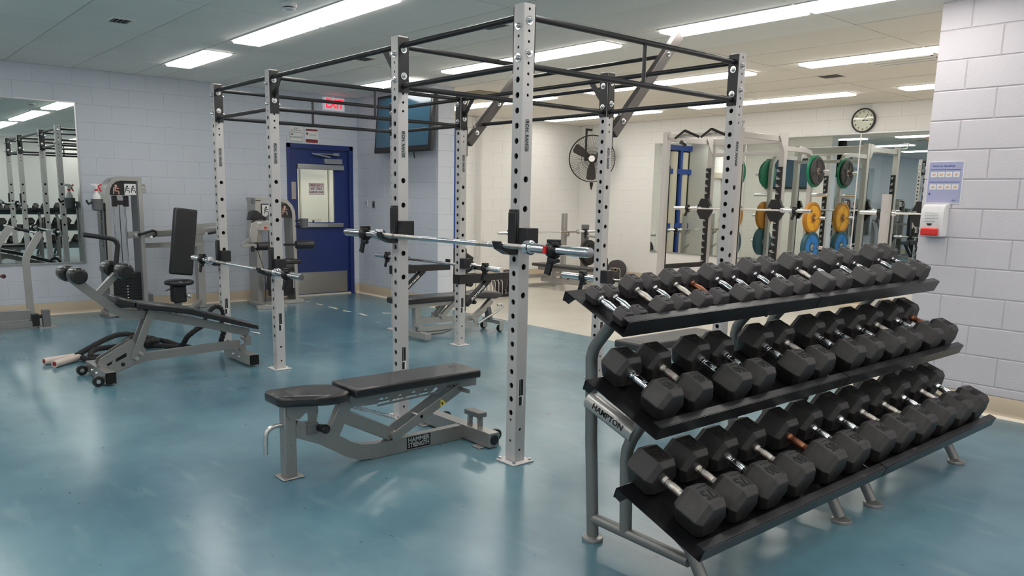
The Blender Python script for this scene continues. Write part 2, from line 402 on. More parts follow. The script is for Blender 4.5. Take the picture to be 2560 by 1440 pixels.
# coved base
def base(name, p0, p1, nrm, m=CREAM):
    p0 = Vector(p0); p1 = Vector(p1); n = Vector(nrm); d = (p1-p0).normalized(); L_ = (p1-p0).length
    prof = [(0, 0), (0.035, 0), (0.028, 0.006), (0.014, 0.02), (0.009, 0.04), (0.008, 0.135), (0.004, 0.14), (0, 0.14)]
    o = struct(MB().prism(prof, p0+d*L_/2, n, V(0, 0, 1), d, L_).obj(name, m, smooth=50))
    put('cove_toe', MB().prism([(0.006, 0), (0.042, 0), (0.032, 0.009), (0.018, 0.016), (0.006, .02)], p0+d*L_/2, n, V(0, 0, 1), d, L_).mesh('cove_toe', CREAM2), o)
    return o
base('baseboard_left', (XL, -5.2, 0), (XL, DY0, 0), (1, 0, 0))
base('baseboard_left', (XL, DY1+.01, 0), (XL, YT, 0), (1, 0, 0))
base('baseboard_back', (XL, YT, 0), (TE, YT, 0), (0, -1, 0))
base('baseboard_back', (TE, YT, 0), (TE, YT+.25, 0), (1, 0, 0))
base('baseboard_right', (NX, YT, 0), (4.4, YT, 0), (0, -1, 0))
base('baseboard_side', (XB, 8.87, 0), (XB, YC, 0), (1, 0, 0))
base('baseboard_clock', (XB, YC, 0), (-1, YC, 0), (0, -1, 0))
# ceiling: slab, tiles, light panels
ce = struct(MB().bb(-11.7, 4.6, -5.4, 11.6, H+0.02, H+0.12).obj('ceiling', SLOT))
LROWS = [(-3.95, -3.64), (-1.6, -1.3), (0.72, 1.03), (3.04, 3.35), (5.43, 5.73), (7.66, 7.95), (9.96, 10.26)]
J = [-9.30, -6.22, -3.18, -0.1, 3.0]
spans = []
for j in J: spans += [(j-1.215, j-0.01), (j+0.01, j+1.215)]
ys = [-5.2, -4.6]
for i, (a, b_) in enumerate(LROWS):
    ys += [a, b_]
    nx_ = LROWS[i+1][0] if i < len(LROWS)-1 else 11.35
    ys += [b_+(nx_-b_)*t for t in ((1/3, 2/3) if i < len(LROWS)-1 else (0.55,))]
ys = sorted(set(ys+[11.35]))
xs = [-11.2, -9.3, -7.75, -6.22, -4.68, -3.18, -1.6, -0.1, 1.45, 3.0, 4.4]
vents = [(-7.28, 2.05, 0.18, 0.14, 'small dark slot grille in the ceiling at the far left'),
         (-7.39, 4.44, 0.2, 0.16, 'small dark grille in the ceiling above the second row of rack posts'),
         (-5.24, 4.33, 0.26, 0.22, 'square dark ceiling grille beside the tallest near rack post'),
         (-4.55, 8.67, 0.24, 0.22, 'small square white rimmed grille in the ceiling of the far room'),
         (-3.58, 8.22, 0.62, 0.5, 'large ceiling diffuser with a crumbling centre near the right wall')]
tiles = []
for yi in range(len(ys)-1):
    y0, y1 = ys[yi], ys[yi+1]
    strip = any(abs(y0-a) < 1e-6 for a, _ in LROWS)
    cuts = list(xs)
    if strip:
        cuts = sorted(set([c for c in xs if not any(a-0.02 < c < b_+0.02 for a, b_ in spans)] + [p for sp in spans for p in sp if -11.2 < p < 4.4]))
    for xi in range(len(cuts)-1):
        x0, x1 = cuts[xi], cuts[xi+1]
        if strip and any(abs(x0-a) < 0.03 and abs(x1-b_) < 0.03 for a, b_ in spans if a > (-10.39 if y0 < 6 else -11.2) and b_ < 4.4): continue
        if x1-x0 < 0.05: continue
        tiles.append((x0, x1, y0, y1))
tmc = {}
def visible_xy(x, y, z=H):
    p = V(x, y, z)-V(0, 0, HC); zc = p.dot(fw)
    if zc < 0.3: return False
    u = 1240.7+1973*p.dot(rt)/zc; v = 836-1973*p.dot(upv)/zc
    return -500 < u < 3000 and -400 < v < 1500
stuffb = MB()
for (x0, x1, y0, y1) in tiles:
    warm = y0 > 6.0
    vis = visible_xy((x0+x1)/2, (y0+y1)/2)
    g = 0.0045
    if not vis:
        stuffb.bb(x0+g, x1-g, y0+g, y1-g, H, H+0.018); continue
    k = (round(x1-x0, 3), round(y1-y0, 3), warm)
    if k not in tmc: tmc[k] = MB().box((0, 0, 0.009), (x1-x0-2*g, y1-y0-2*g, 0.018)).mesh('ceiling_tile', CEILW if warm else CEIL, 0)
    o = bpy.data.objects.new('ceiling_tile', tmc[k]); COL.objects.link(o); o.parent = ce
    o.location = ((x0+x1)/2, (y0+y1)/2, H+random.uniform(0, 0.002)); o.rotation_euler = (random.uniform(-.003, .003), random.uniform(-.0012, .0012), 0)
stuffb.obj('ceiling_tile', CEIL, ce, smooth=0)['kind'] = 'stuff'
lp = None; lm = None
def where(x, y):
    row = ['', '', 'row nearest the camera', 'row over the decline bench', 'row over the middle of the rack', 'first row of the far room', 'last row by the clock wall']
    return row
rown = ['in the rearmost row behind the camera', 'in the row just behind the camera', 'in the row nearest the camera', 'in the row over the benches', 'in the row above the rack', 'in the first row of the far room', 'in the last row before the clock']
ordn = ['leftmost', 'second', 'third', 'fourth', 'fifth', 'sixth', 'seventh', 'eighth', 'ninth', 'tenth']
LW, LD = 1.205, 0.31
for r, (a, b_) in enumerate(LROWS):
    c = 0
    for (x0, x1) in spans:
        xm, ym = (x0+x1)/2, (a+b_)/2
        if x0 < (-10.39 if ym < 6 else -11.2) or x1 > 4.4: continue
        lab = f'white ceiling light panel, {ordn[c]} from left {rown[r]}'
        c += 1
        if lp is None:
            lp = thing('ceiling_light', lab, 'light', (xm, ym, H), 0, 'fluorescent ceiling panels')
            fr = MB()
            for sx in (-1, 1): fr.box((sx*(LW/2-.008), 0, 0.004), (0.016, LD, 0.02))
            for sy in (-1, 1): fr.box((0, sy*(LD/2-.006), 0.004), (LW, 0.012, 0.02))
            fr.obj('frame', WHITEP, lp, world=False)
            MB().prism([(-LD/2+.012, .008), (-LD/2+.03, -.024), (LD/2-.03, -.024), (LD/2-.012, .008)], (0, 0, 0), (0, 1, 0), (0, 0, 1), (1, 0, 0), LW-.03).obj('diffuser', LIGHTM, lp, world=False)  # lens bowed below the ceiling so it throws light onto the tiles
        else: dup(lp, (xm, ym, H), 0, lab)
for x, y, sx, sy, lab in vents:
    t = thing('ceiling_vent', lab, 'vent', (x, y, H))
    mb = MB(); f = 0.02
    mb.bb(-sx/2-f, -sx/2, -sy/2-f, sy/2+f, -.006, .002).bb(sx/2, sx/2+f, -sy/2-f, sy/2+f, -.006, .002).bb(-sx/2, sx/2, -sy/2-f, -sy/2, -.006, .002).bb(-sx/2, sx/2, sy/2, sy/2+f, -.006, .002)
    mb.obj('frame', CEILW, t, world=False)
    MB().bb(-sx/2, sx/2, -sy/2, sy/2, -.001, .001).obj('backing', DARK, t, world=False)
    for i in range(4):
        yy = -sy/2+sy*(i+.5)/4
        put('slat', MB().bar((-sx/2, yy, -.003), (sx/2, yy, -.003), 0.01 if sx < .5 else 0.05, 0.002, up=(0, .5, 1)).mesh('slat', MDARK if sx < .5 else CEIL), t, world=False)
t = thing('smoke_detector', 'round white smoke detector on the ceiling at the top edge', 'smoke detector', (-5.72, 2.80, H))
MB().lathe((0, 0, 0), (0, 0, -1), [(0, .055), (.012, .06), (.02, .055), (.028, .05)], 20).obj('base', WHITEP, t, world=False)
MB().lathe((0, 0, -.028), (0, 0, -1), [(0, .04), (.01, .038)], 20).obj('sensing_ring', PLAST, t, world=False)
MB().lathe((0, 0, -.038), (0, 0, -1), [(0, .048), (.006, .044), (.014, .02)], 20).obj('cover', WHITEP, t, world=False)
# missing-tile patch
tag(MB().bb(-9.05, -8.36, 6.75, 7.2, H-.004, H).obj('stained_tile', mat('stained_tile', (150, 136, 112), .9)), 'brown stained ceiling tile beyond the television wall', 'ceiling tile')
# worn line marks on the floor
fk = 0
for x, y, l, a in [(-9.87, 4.98, .1, .1), (-9.52, 4.985, .16, 0), (-9.16, 4.985, .14, .1), (-9.06, 4.97, .12, -.1), (-8.75, 4.97, .14, .15), (-8.4, 4.99, .2, -.1), (-8.3, 5.36, .26, .9)]:
    put('paint_fleck', MB().box((x, y, .0007), (l, .035, .0014), Matrix.Rotation(a, 3, 'Z')).mesh('paint_fleck', CREAM2), bpy.data.objects['floor'])

# ------------------------------------------------------------------ mirrors
def mirror_left():
    t = thing('wall_mirror', 'tall wall mirror on the left block wall reflecting the rack', 'mirror', (XL, 1.2, 0.6))
    MB().bb(XL+.006, XL+.012, 0.02, 2.365, .605, 2.44).obj('glass', MIRR, t, smooth=0)
    for n, a in (('top_channel', (XL+.002, XL+.018, 0.0, 2.372, 2.438, 2.452)), ('bottom_channel', (XL+.002, XL+.02, 0.0, 2.372, .592, .612)), ('edge_strip', (XL+.002, XL+.016, 2.362, 2.376, .6, 2.45))):
        MB().bb(*a).obj(n, ALU, t)
mirror_left()
for i in range(4):
    x0 = MX0+1.83*i; x1 = x0+1.827
    t = thing('wall_mirror', ['tall mirror panel on the far wall left of the power rack', 'tall mirror panel on the far wall behind the power rack', 'tall mirror panel on the far wall below the round clock', 'tall mirror panel on the far wall beside the near wall edge'][i], 'mirror', (x0, YC, MZ0))
    MB().bb(x0, x1, YC-.014, YC-.008, MZ0, MZ1).obj('glass', MIRR, t, smooth=0)
    MB().bb(x0, x1, YC-.02, YC-.004, MZ1-.004, MZ1+.014).obj('top_channel', ALU, t)
    MB().bb(x0, x1, YC-.02, YC-.004, MZ0-.016, MZ0+.004).obj('bottom_channel', ALU, t)
    MB().bb(x0-.007, x0+.007, YC-.019, YC-.007, MZ0, MZ1).obj('edge_strip', WHITEP, t)
# ------------------------------------------------------------------ door
t = thing('door_1', 'navy blue exit door with a narrow window in the left wall', 'door', (XL, 5.51, 0)); t['kind'] = 'structure'; del t['category']
X0 = XL
mb = MB()
mb.bb(X0-.1, X0+.012, DY0, DY0+.06, 0, DZ).bb(X0-.1, X0+.012, DY1-.06, DY1, 0, DZ).bb(X0-.1, X0+.012, DY0, DY1, DZ-.06, DZ)
mb.obj('door_frame', BLUEP, t, bevel=.004)
wy0, wy1, wz0, wz1 = 5.165, 5.745, 1.055, 1.80
XD = X0-.035
lf = MB().bb(XD-.04, XD, DY0+.062, wy0, .02, DZ-.062).bb(XD-.04, XD, wy1, DY1-.062, .02, DZ-.062).bb(XD-.04, XD, wy0, wy1, .02, wz0).bb(XD-.04, XD, wy0, wy1, wz1, DZ-.062).obj('door_leaf', BLUEP, t)
MB().bb(XD-.022, XD-.018, wy0, wy1, wz0, wz1).obj('window_pane', GLASS, t, smooth=0)
MB().bb(XD, XD+.004, DY0+.07, DY1-.1, .03, .34).obj('kick_plate', STEEL, t)
MB().bb(XD, XD+.05, wy0-.01, 5.86, .985, 1.045).obj('push_bar', ALU, t, bevel=.006)
put('push_pad', MB().bb(XD+.05, XD+.062, 5.6, 5.85, .995, 1.035).mesh('push_pad', STEEL), t)
MB().bb(XD, XD+.05, 5.15, 5.88, 1.80, 1.87).obj('top_rail', ALU, t, bevel=.004)
MB().bb(XD, XD+.055, 5.57, 5.85, 1.885, 1.955).obj('door_closer', ALU, t, bevel=.004)
mb = MB().bar((XD+.05, 5.66, 1.975), (X0+.02, 5.37, 2.02), .012, .02).bar((X0+.02, 5.37, 2.02), (X0+.02, 5.77, 2.02), .012, .012).bb(X0, X0+.04, 5.7, 5.79, 2.0, 2.04)
mb.obj('closer_arm', ALU, t)
MB().bb(XD, XD+.004, 5.06, 5.135, 1.38, 1.62).obj('latch_guard', STEEL, t)
MB().bb(X0-.1, X0+.01, DY0+.06, DY1-.06, 0, .02).obj('threshold', CREAM2, t)
# sign on the glass
sg = tag(MB().bb(XD+.0005, XD+.002, 5.335, 5.575, 1.445, 1.615).obj('warning_sign', PAPER), 'white and red emergency exit only sign on the door window', 'sign')
mb = MB()
for a in ((5.341, 5.569, 1.607, 1.610), (5.341, 5.569, 1.450, 1.453), (5.341, 5.344, 1.45, 1.61), (5.566, 5.569, 1.45, 1.61)): mb.bb(XD+.0021, XD+.0024, *a)
put('border', mb.mesh('border', INKR, 0), sg)
for s_, z, txt, m in ((.052, 1.579, 'EMERGENCY', INKR), (.05, 1.531, 'EXIT ONLY', INKR), (.036, 1.482, 'ALARM WILL SOUND', INKR)):
    text('lettering', txt, s_, m, (XD+.0024, 5.455, z), (0, 1, 0), (0, 0, 1), sg, bold=.0012, sx=(.72 if len(txt) < 12 else .62))
# what shows through the door glass: lockers in the corridor
struct(MB().bb(X0-2.2, X0-.2, 4.2, 7.6, -.1, 0).obj('floor', FLOORT)); 
for i, (a, b_) in enumerate([(4.35, 5.07), (5.08, 5.55), (5.56, 6.03), (6.04, 6.33)]):
    c = thing('locker', ['cream locker behind the door glass, far left', 'cream locker behind the left of the door glass', 'cream locker behind the middle of the door glass', 'cream locker behind the right of the door glass'][i], 'locker', (X0-.8, (a+b_)/2, 0))
    MB().bb(X0-1.2, X0-.76, a+.004, b_-.004, .0, 1.98).obj('locker_body', CREAMP, c, bevel=.004)
    MB().bb(X0-.76, X0-.745, a+.012, b_-.012, .06, 1.94).obj('locker_door', CREAMP, c, bevel=.003)
    MB().bb(X0-.745, X0-.742, (a+b_)/2-.06, (a+b_)/2+.1, .98, 1.08).obj('number_plate', BLIND, c)
    MB().bb(X0-.745, X0-.735, (a+b_)/2-.05, (a+b_)/2-.02, 1.0, 1.06).obj('lock', PLAST, c)
tag(MB().bb(X0-1.3, X0-.6, 4.3, 6.75, 1.99, 2.12).obj('locker_canopy', BLIND), 'cream sloped top above the lockers behind the door', 'locker top')
struct(MB().bb(X0-2.2, X0-1.4, 4.1, 7.6, 0, 3).bb(X0-2.2, X0-.2, 4.0, 4.1, 0, 3).bb(X0-2.2, X0-.2, 7.5, 7.6, 0, 3).bb(X0-2.2, X0-.2, 4.1, 7.6, 2.6, 2.7).obj('wall_corridor', MORTW))
cl = thing('corridor_fill', 'unseen fill light added in the corridor to brighten the lockers', 'light', (X0-.45, 5.6, 2.58))
MB().bb(X0-.6, X0-.3, 4.9, 6.2, 2.575, 2.598).obj('diffuser', mat('corridor_fill_glow', (255, 250, 240), .5, noise=0, emit=26), cl)  # unseen glowing panel, added to brighten the lockers behind the glass
MB().bb(X0-.62, X0-.28, 4.88, 6.22, 2.59, 2.6).obj('frame', WHITEP, cl)
# exit sign, notices
ex = thing('exit_sign', 'illuminated red and white exit sign under the ceiling above the door', 'sign', (XL+.05, 5.70, 2.72))
MB().bb(XL+.01, XL+.07, 5.55, 5.87, 2.625, 2.80).obj('housing', EXITM, ex, bevel=.004)
MB().tube((XL+.04, 5.71, 2.80), (XL+.04, 5.71, H), .018).obj('ceiling_stem', WHITEP, ex)
text('lettering', 'EXIT', .17, EXITR, (XL+.0715, 5.71, 2.712), (0, 1, 0), (0, 0, 1), ex, bold=.005, sx=.82)
n = thing('notice', 'white framed notice with black arrow above the door, left', 'notice', (XL, 5.14, 2.16))
MB().bb(XL+.002, XL+.007, 5.035, 5.245, 2.16, 2.38).obj('sheet', PAPER, n)
mb = MB()
for a in ((5.045, 5.235, 2.292, 2.296), (5.045, 5.235, 2.232, 2.236), (5.045, 5.235, 2.222, 2.226), (5.045, 5.235, 2.17, 2.174), (5.045, 5.049, 2.17, 2.226), (5.231, 5.235, 2.17, 2.226), (5.045, 5.049, 2.232, 2.296), (5.231, 5.235, 2.232, 2.296)): mb.bb(XL+.0072, XL+.0076, *a)
mb.obj('box_lines', INK, n, smooth=0)
MB().prism([(0, 0), (.02, .012), (.02, .006), (.04, .006), (.04, -.006), (.02, -.006), (.02, -.012)], (XL+.0076, 5.06, 2.265), (0, 1, 0), (0, 0, 1), (1, 0, 0), .0006).obj('arrow', INK, n)
text('lettering', 'PLEASE\nkeep this door closed', .026, INK, (XL+.0076, 5.14, 2.335), (0, 1, 0), (0, 0, 1), n, sx=.7)
n = thing('notice', 'fire notice with dark red bands above the door, right', 'notice', (XL, 5.38, 2.16))
MB().bb(XL+.002, XL+.007, 5.275, 5.48, 2.155, 2.37).obj('sheet', PAPER, n)
MB().bb(XL+.0072, XL+.0078, 5.285, 5.47, 2.325, 2.35).bb(XL+.0072, XL+.0078, 5.285, 5.47, 2.165, 2.212).obj('red_band', INKR, n, smooth=0)
MB().prism([(0, 0), (.012, .03), (.02, .012), (.026, .024), (.036, 0), (.026, -.008), (.01, -.01)], (XL+.0076, 5.29, 2.28), (0, 1, 0), (0, 0, 1), (1, 0, 0), .0006).obj('flame_mark', INKR, n)
text('lettering', 'IN CASE OF FIRE', .02, INKR, (XL+.0076, 5.39, 2.27), (0, 1, 0), (0, 0, 1), n, sx=.7)
# two switch plates
for i, (x, z, lab, m) in enumerate([(-10.145, 1.337, 'small white switch plate in the corner beside the blue door', WHITEP), (-9.955, 1.32, 'narrow dark switch plate right of the white one by the door corner', MDARK)]):
    t = thing('switch_plate', lab, 'switch', (x, YT, z))
    MB().bb(x-.028, x+.028, YT-.012, YT-.005, z-.05, z+.05).obj('plate', m, t, bevel=.002)
    MB().bb(x-.01, x+.01, YT-.02, YT-.012, z-.025, z+.025).obj('toggle', PLAST if i else ALU, t)
# television, tipped forward
TVX = .12
t = thing('television', 'large black wall television hung high and tipped forward by the corner', 'television', (-9.0, 6.0, 2.35))
R = Matrix.Rotation(math.radians(-5), 3, 'X'); c = V(-8.93, 5.96, 2.385)
def tvb(x0, x1, y0, y1, z0, z1): return MB().box(c + R @ V((x0+x1)/2, (y0+y1)/2, (z0+z1)/2), (x1-x0, y1-y0, z1-z0), R)
tvb(-.66, .66, -.03, .03, -.37, .39).obj('casing', PLAST, t, bevel=.012)
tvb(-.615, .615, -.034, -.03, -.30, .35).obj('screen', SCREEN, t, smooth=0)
MB().bar((-9.0, 5.98, 2.4), (-9.0, 6.112, 2.42), .3, .2).obj('wall_bracket', BLACKM, t)
MB().path([(-8.9, 6.09, 2.05), (-8.88, 6.08, 1.98), (-8.9, 6.1, 1.95)], .006).obj('cable', PLAST, t)
# second television on the far side of that wall, seen in the mirror
t = thing('television', 'black television on the far side of the wall, seen in the mirror', 'television', (-9.3, 6.42, 2.1))
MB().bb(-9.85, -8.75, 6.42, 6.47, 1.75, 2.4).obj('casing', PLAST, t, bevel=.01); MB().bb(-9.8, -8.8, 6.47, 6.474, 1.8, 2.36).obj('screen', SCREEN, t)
MB().bb(-9.4, -9.2, 6.37, 6.42, 1.95, 2.15).obj('wall_bracket', BLACKM, t)
# ------------------------------------------------------------------ blue framed window in the alcove
t = thing('window_1', 'tall blue framed window with cream blinds in the far room', 'window', (-11.2, 7.95, 0)); t['kind'] = 'structure'; del t['category']
mb = MB()
for y, w_ in ((7.45, .15), (7.92, .08), (8.38, .10)): mb.bb(-11.1, -11.02, y, y+w_, 0, 2.62)
for z in (0, .77, 2.04, 2.55): mb.bb(-11.09, -11.015, 7.45, 8.48, z, z+(.19 if z == .77 else .11))
mb.obj('window_frame', BLUEF, t, bevel=.004)
for y0, w_ in ((7.60, .32), (8.0, .38)):
    MB().lathe((-11.2, y0+w_/2, .1), (0, 0, 1), [(0, w_*.52), (2.42, w_*.52)], 24).obj('blind', BLIND, t)
    MB().bb(-11.07, -11.066, y0-.01, y0+w_+.01, .1, 2.55).obj('pane', GLASS, t, smooth=0)
struct(MB().bb(-11.6, -11.5, 7.3, 8.9, 0, 2.7).obj('wall_outside', MORTW))
# ------------------------------------------------------------------ clock
cx_, cz_ = -5.41, 2.61
t = thing('wall_clock', 'round black rimmed wall clock above the mirror', 'clock', (cx_, YC, cz_))
MB().lathe((cx_, YC-.004, cz_), (0, -1, 0), [(0, .165), (.03, .17), (.045, .166), (.046, .15), (.03, .148)], 40, cap=False).obj('rim', PLAST, t, smooth=50)
MB().lathe((cx_, YC-.03, cz_), (0, -1, 0), [(0, .15), (.003, .15)], 40).obj('dial', mat('clock_dial', (222, 216, 200), .35), t)
for i in range(1, 13):
    a = PI/2-i*PI/6
    text('numeral', str(i), .042, INK, (cx_+math.cos(a)*.122, YC-.0345, cz_+math.sin(a)*.122), (1, 0, 0), (0, 0, 1), t, bold=.0006)
for n_, a, l, wd in (('hour_hand', math.radians(90-96), .07, .007), ('minute_hand', math.radians(90-36), .1, .005)):
    MB().bar((cx_-math.cos(a)*.02, YC-.037, cz_-math.sin(a)*.02), (cx_+math.cos(a)*l, YC-.037, cz_+math.sin(a)*l), .003, wd, up=(math.sin(a), 0, math.cos(a)) if False else (0, 0, 1)).obj(n_, INK, t)
MB().lathe((cx_, YC-.0345, cz_), (0, -1, 0), [(0, .01), (.006, .009)], 12).obj('hub', INK, t)
gl = GLASS
MB().lathe((cx_, YC-.042, cz_), (0, -1, 0), [(0, .149), (.003, .13), (.006, .001)], 40, cap=False).obj('crystal', gl, t)
# ------------------------------------------------------------------ poster and dispenser on the near wall
t = thing('poster', 'lilac laminated hand rub instruction poster on the near block wall', 'poster', (-2.29, YT, 1.6))
px0, px1, pz0, pz1 = -2.408, -2.186, 1.465, 1.748; yy = YT-.009
MB().bb(px0-.007, px1+.007, yy, yy+.003, pz0-.007, pz1+.007).obj('laminate_edge', PAPER, t)
MB().bb(px0, px1, yy-.001, yy, pz0, pz1).obj('sheet', POSTER, t, smooth=0)
text('lettering', 'How to handrub', .022, INKB, (px0+.02, yy-.0012, pz1-.028), (1, 0, 0), (0, 0, 1), t, align='LEFT', bold=.0004)
for r in range(2):
    MB().bb(px0+.012, px1-.012, yy-.0014, yy-.001, pz1-.055-r*.087, pz1-.051-r*.087).obj('caption_line', INKB, t, smooth=0)
    for q in range(4):
        a = px0+.014+q*.049
        put('picture', MB().bb(a, a+.043, yy-.0016, yy-.001, pz1-.105-r*.087, pz1-.068-r*.087).mesh('picture', PAPER, 0), t)
        put('drawing', MB().prism([(-.013, -.004), (-.004, .006), (.006, .008), (.014, .002), (.008, -.007), (-.006, -.009)], (a+.021, yy-.0018, pz1-.087-r*.087), (1, 0, 0), (0, 0, 1), (0, -1, 0), .0004).mesh('drawing', PINK, 0), t)
MB().prism([(-.006, -.008), (-.007, .002), (-.002, .009), (.005, .006), (.007, -.004), (.002, -.009)], (px0+.018, yy-.0014, pz0+.06), (1, 0, 0), (0, 0, 1), (0, -1, 0), .0006).obj('drop_mark', INKB, t)
text('lettering', 'deb', .016, INKB, (px1-.04, yy-.0012, pz0+.016), (1, 0, 0), (0, 0, 1), t)
t = thing('soap_dispenser', 'white soap dispenser with red push lever on the near block wall', 'dispenser', (-2.32, YT, 1.34))
dx0, dx1 = -2.395, -2.245
prof = [(0, 1.225), (-.095, 1.225), (-.1, 1.26), (-.105, 1.34), (-.1, 1.40), (-.085, 1.437), (-.06, 1.452), (0, 1.455)]
MB().prism(prof, ((dx0+dx1)/2, YT-.006, 0), (0, 1, 0), (0, 0, 1), (1, 0, 0), dx1-dx0).obj('cover', WHITEP, t, bevel=.008, seg=3)
MB().bb(dx0+.012, dx1-.02, YT-.125, YT-.095, 1.232, 1.285).obj('push_lever', mat('red_lever', (222, 52, 44), .3), t, bevel=.01, seg=3)
MB().prism([(-.02, .006), (.02, .006), (.012, -.006), (0, -.009), (-.012, -.006)], ((dx0+dx1)/2-.01, YT-.112, 1.312), (1, 0, 0), (0, 0, 1), (0, -1, 0), .002).obj('sight_window', PLAST, t)
for i in range(4): put('label_line', MB().bb(dx0+.03, dx1-.05+(.02 if i else 0), YT-.1125, YT-.111, 1.334+i*.019, 1.3355+i*.019).mesh('label_line', MDARK, 0), t)
# ------------------------------------------------------------------ wall fan
def fan():
    c = V(-10.22, 10.95, 2.19); d = (V(-.6, 1.0, 1.6)*0 + V(1.0, -1.15, -.05)).normalized()
    t = thing('wall_fan', 'large black caged fan on the wall in the far corner', 'fan', c)
    a, u, d = frame(d); Rr = .42
    def P(r, k, z): return c + (a*math.cos(k)+u*math.sin(k))*r + d*z
    for z, r in ((-.06, Rr), (.06, Rr), (-.1, .2), (.1, .14)):
        MB().path([P(r, i*PI/18, z) for i in range(36)]+[P(r, 0.001, z)], .007 if r == Rr else .003, 6, cap=False).obj('cage_ring', MESHW, t)
    w_ = MB()
    for i in range(60):
        k = i*PI/30
        w_.path([P(.06, k, .11), P(.2, k+.1, .1), P(Rr, k+.2, .06), P(Rr, k+.2, -.06), P(.2, k+.1, -.1), P(.08, k, -.11)], .0016, 4)
    w_.obj('cage_wires', MESHW, t)['kind'] = 'stuff'
    for i in range(3):
        k = i*2*PI/3+.55
        vs = []
        for r, wd in ((.06, .03), (.2, .075), (.36, .085), (.385, .05)):
            e = (a*-math.sin(k)+u*math.cos(k))
            for s_ in (-1, 1): vs.append(P(r, k, 0)+e*wd*s_+d*(.03*s_))
        MB().add(vs, [(0, 1, 3, 2), (2, 3, 5, 4), (4, 5, 7, 6)]).obj('blade', mat('fan_blade', (66, 62, 62), .35, .3) if i == 0 else bpy.data.materials['fan_blade'], t)
    MB().lathe(c+d*.1, d, [(0, .06), (.02, .055)], 20).obj('badge', WHITEP, t)
    MB().lathe(c-d*.26, d, [(0, .06), (.02, .085), (.14, .085), (.17, .05)], 16).obj('motor', PLAST, t)
    MB().path([c-d*.2, c-d*.3, (-10.62, 11.2, 2.19), (-10.62, 11.2, 2.75), (-10.62, 11.34, 2.75)], .022, 8).obj('mount_arm', PLAST, t)
    MB().lathe(c-d*.1-u*.43, -u, [(0, .035), (.06, .03), (.14, .005)], 10).obj('yoke_tail', PLAST, t)
fan()

# ------------------------------------------------------------------ the silver rack
AX, AY, PS = -3.0962, 2.784, 0.0762
bX, cX, dX, wY = 1.1432, 2.9736, 4.1191, 1.9027
POSTS = {}
for nme, dx in (('A', 0), ('B', bX), ('C', cX), ('D', dX)):
    POSTS[nme] = (AX-dx-PS/2, AY+PS/2)
for nme, dx in (('G', 0), ('F', bX), ('E', cX), ('Hh', dX)):
    POSTS[nme] = (AX-dx-PS/2, AY+wY+PS/2)
RT = 2.407
rig = thing('power_rack', 'large silver eight post power rack with black pull-up bars', 'power rack', (-5.2, 3.8, 0))
def perf_face(mb, o, eu, n, width, z0, z1, holes, depth=.006):
    """vertical strip at o (centre line), eu horizontal direction, n outward normal, round holes (z, r)"""
    o = Vector(o); eu = Vector(eu); n = Vector(n); hs = sorted(holes); zc = z0
    def P(x, z, k=0): return o + eu*x + V(0, 0, z) - n*k
    W2 = width/2
    for i, (z, r) in enumerate(hs):
        lo = z0 if i == 0 else (hs[i-1][0]+z)/2
        hi = z1 if i == len(hs)-1 else (hs[i+1][0]+z)/2
        lo2, hi2 = max(lo, z-.034), min(hi, z+.034)
        if lo < lo2-1e-6: mb.add([P(-W2, lo), P(W2, lo), P(W2, lo2), P(-W2, lo2)], [(0, 1, 2, 3)])
        if hi > hi2+1e-6: mb.add([P(-W2, hi2), P(W2, hi2), P(W2, hi), P(-W2, hi)], [(0, 1, 2, 3)])
        out = []
        a_, b_ = lo2-z, hi2-z
        for q in ((-W2, a_), (-W2/2, a_), (0, a_), (W2/2, a_), (W2, a_), (W2, a_/2), (W2, 0), (W2, b_/2), (W2, b_), (W2/2, b_), (0, b_), (-W2/2, b_), (-W2, b_), (-W2, b_/2), (-W2, 0), (-W2, a_/2)): out.append(q)
        inn = []
        for x, y in out:
            l = math.hypot(x/W2, y/(abs(a_) if y < 0 else b_)) if True else 1
            k = math.atan2(y/(abs(a_) if y < 0 else b_), x/W2); inn.append((math.cos(k)*r, math.sin(k)*r))
        m = len(out)
        vs = [P(x, z+y) for x, y in out]+[P(x, z+y) for x, y in inn]+[P(x, z+y, depth) for x, y in inn]
        mb.add(vs, [(j, (j+1) % m, m+(j+1) % m, m+j) for j in range(m)]+[(m+j, m+(j+1) % m, 2*m+(j+1) % m, 2*m+j) for j in range(m)])
big = [(0.284+0.0763*k, .0155) for k in range(24)]
fy = [(.125, .008), (.243, .008)]+big+[(2.093, .0075), (2.197, .0075), (2.251, .0075)]
fx = [(.073, .008), (.19, .009)]+[(.931+.152*k, .0165) for k in range(5)]+[(1.962+.0525*k, .0078) for k in range(5)]+[(2.224, .0075), (2.276, .0075), (2.381, .0075)]
pm = MB(); h2 = PS/2
perf_face(pm, (0, -h2, 0), (1, 0, 0), (0, -1, 0), PS-.008, 0.012, RT, fy)
perf_face(pm, (0, h2, 0), (-1, 0, 0), (0, 1, 0), PS-.008, 0.012, RT, fy)
perf_face(pm, (h2, 0, 0), (0, 1, 0), (1, 0, 0), PS-.008, 0.012, RT, fx)
perf_face(pm, (-h2, 0, 0), (0, -1, 0), (-1, 0, 0), PS-.008, 0.012, RT, fx)
for sx in (-1, 1):     # rounded corners
    for sy in (-1, 1):
        q = [(h2, h2-.004), (h2-.0012, h2-.0012), (h2-.004, h2)]
        for (a1, b1), (a2, b2) in zip(q, q[1:]):
            pm.add([(sx*a1, sy*b1, .012), (sx*a2, sy*b2, .012), (sx*a2, sy*b2, RT), (sx*a1, sy*b1, RT)], [(0, 1, 2, 3)])
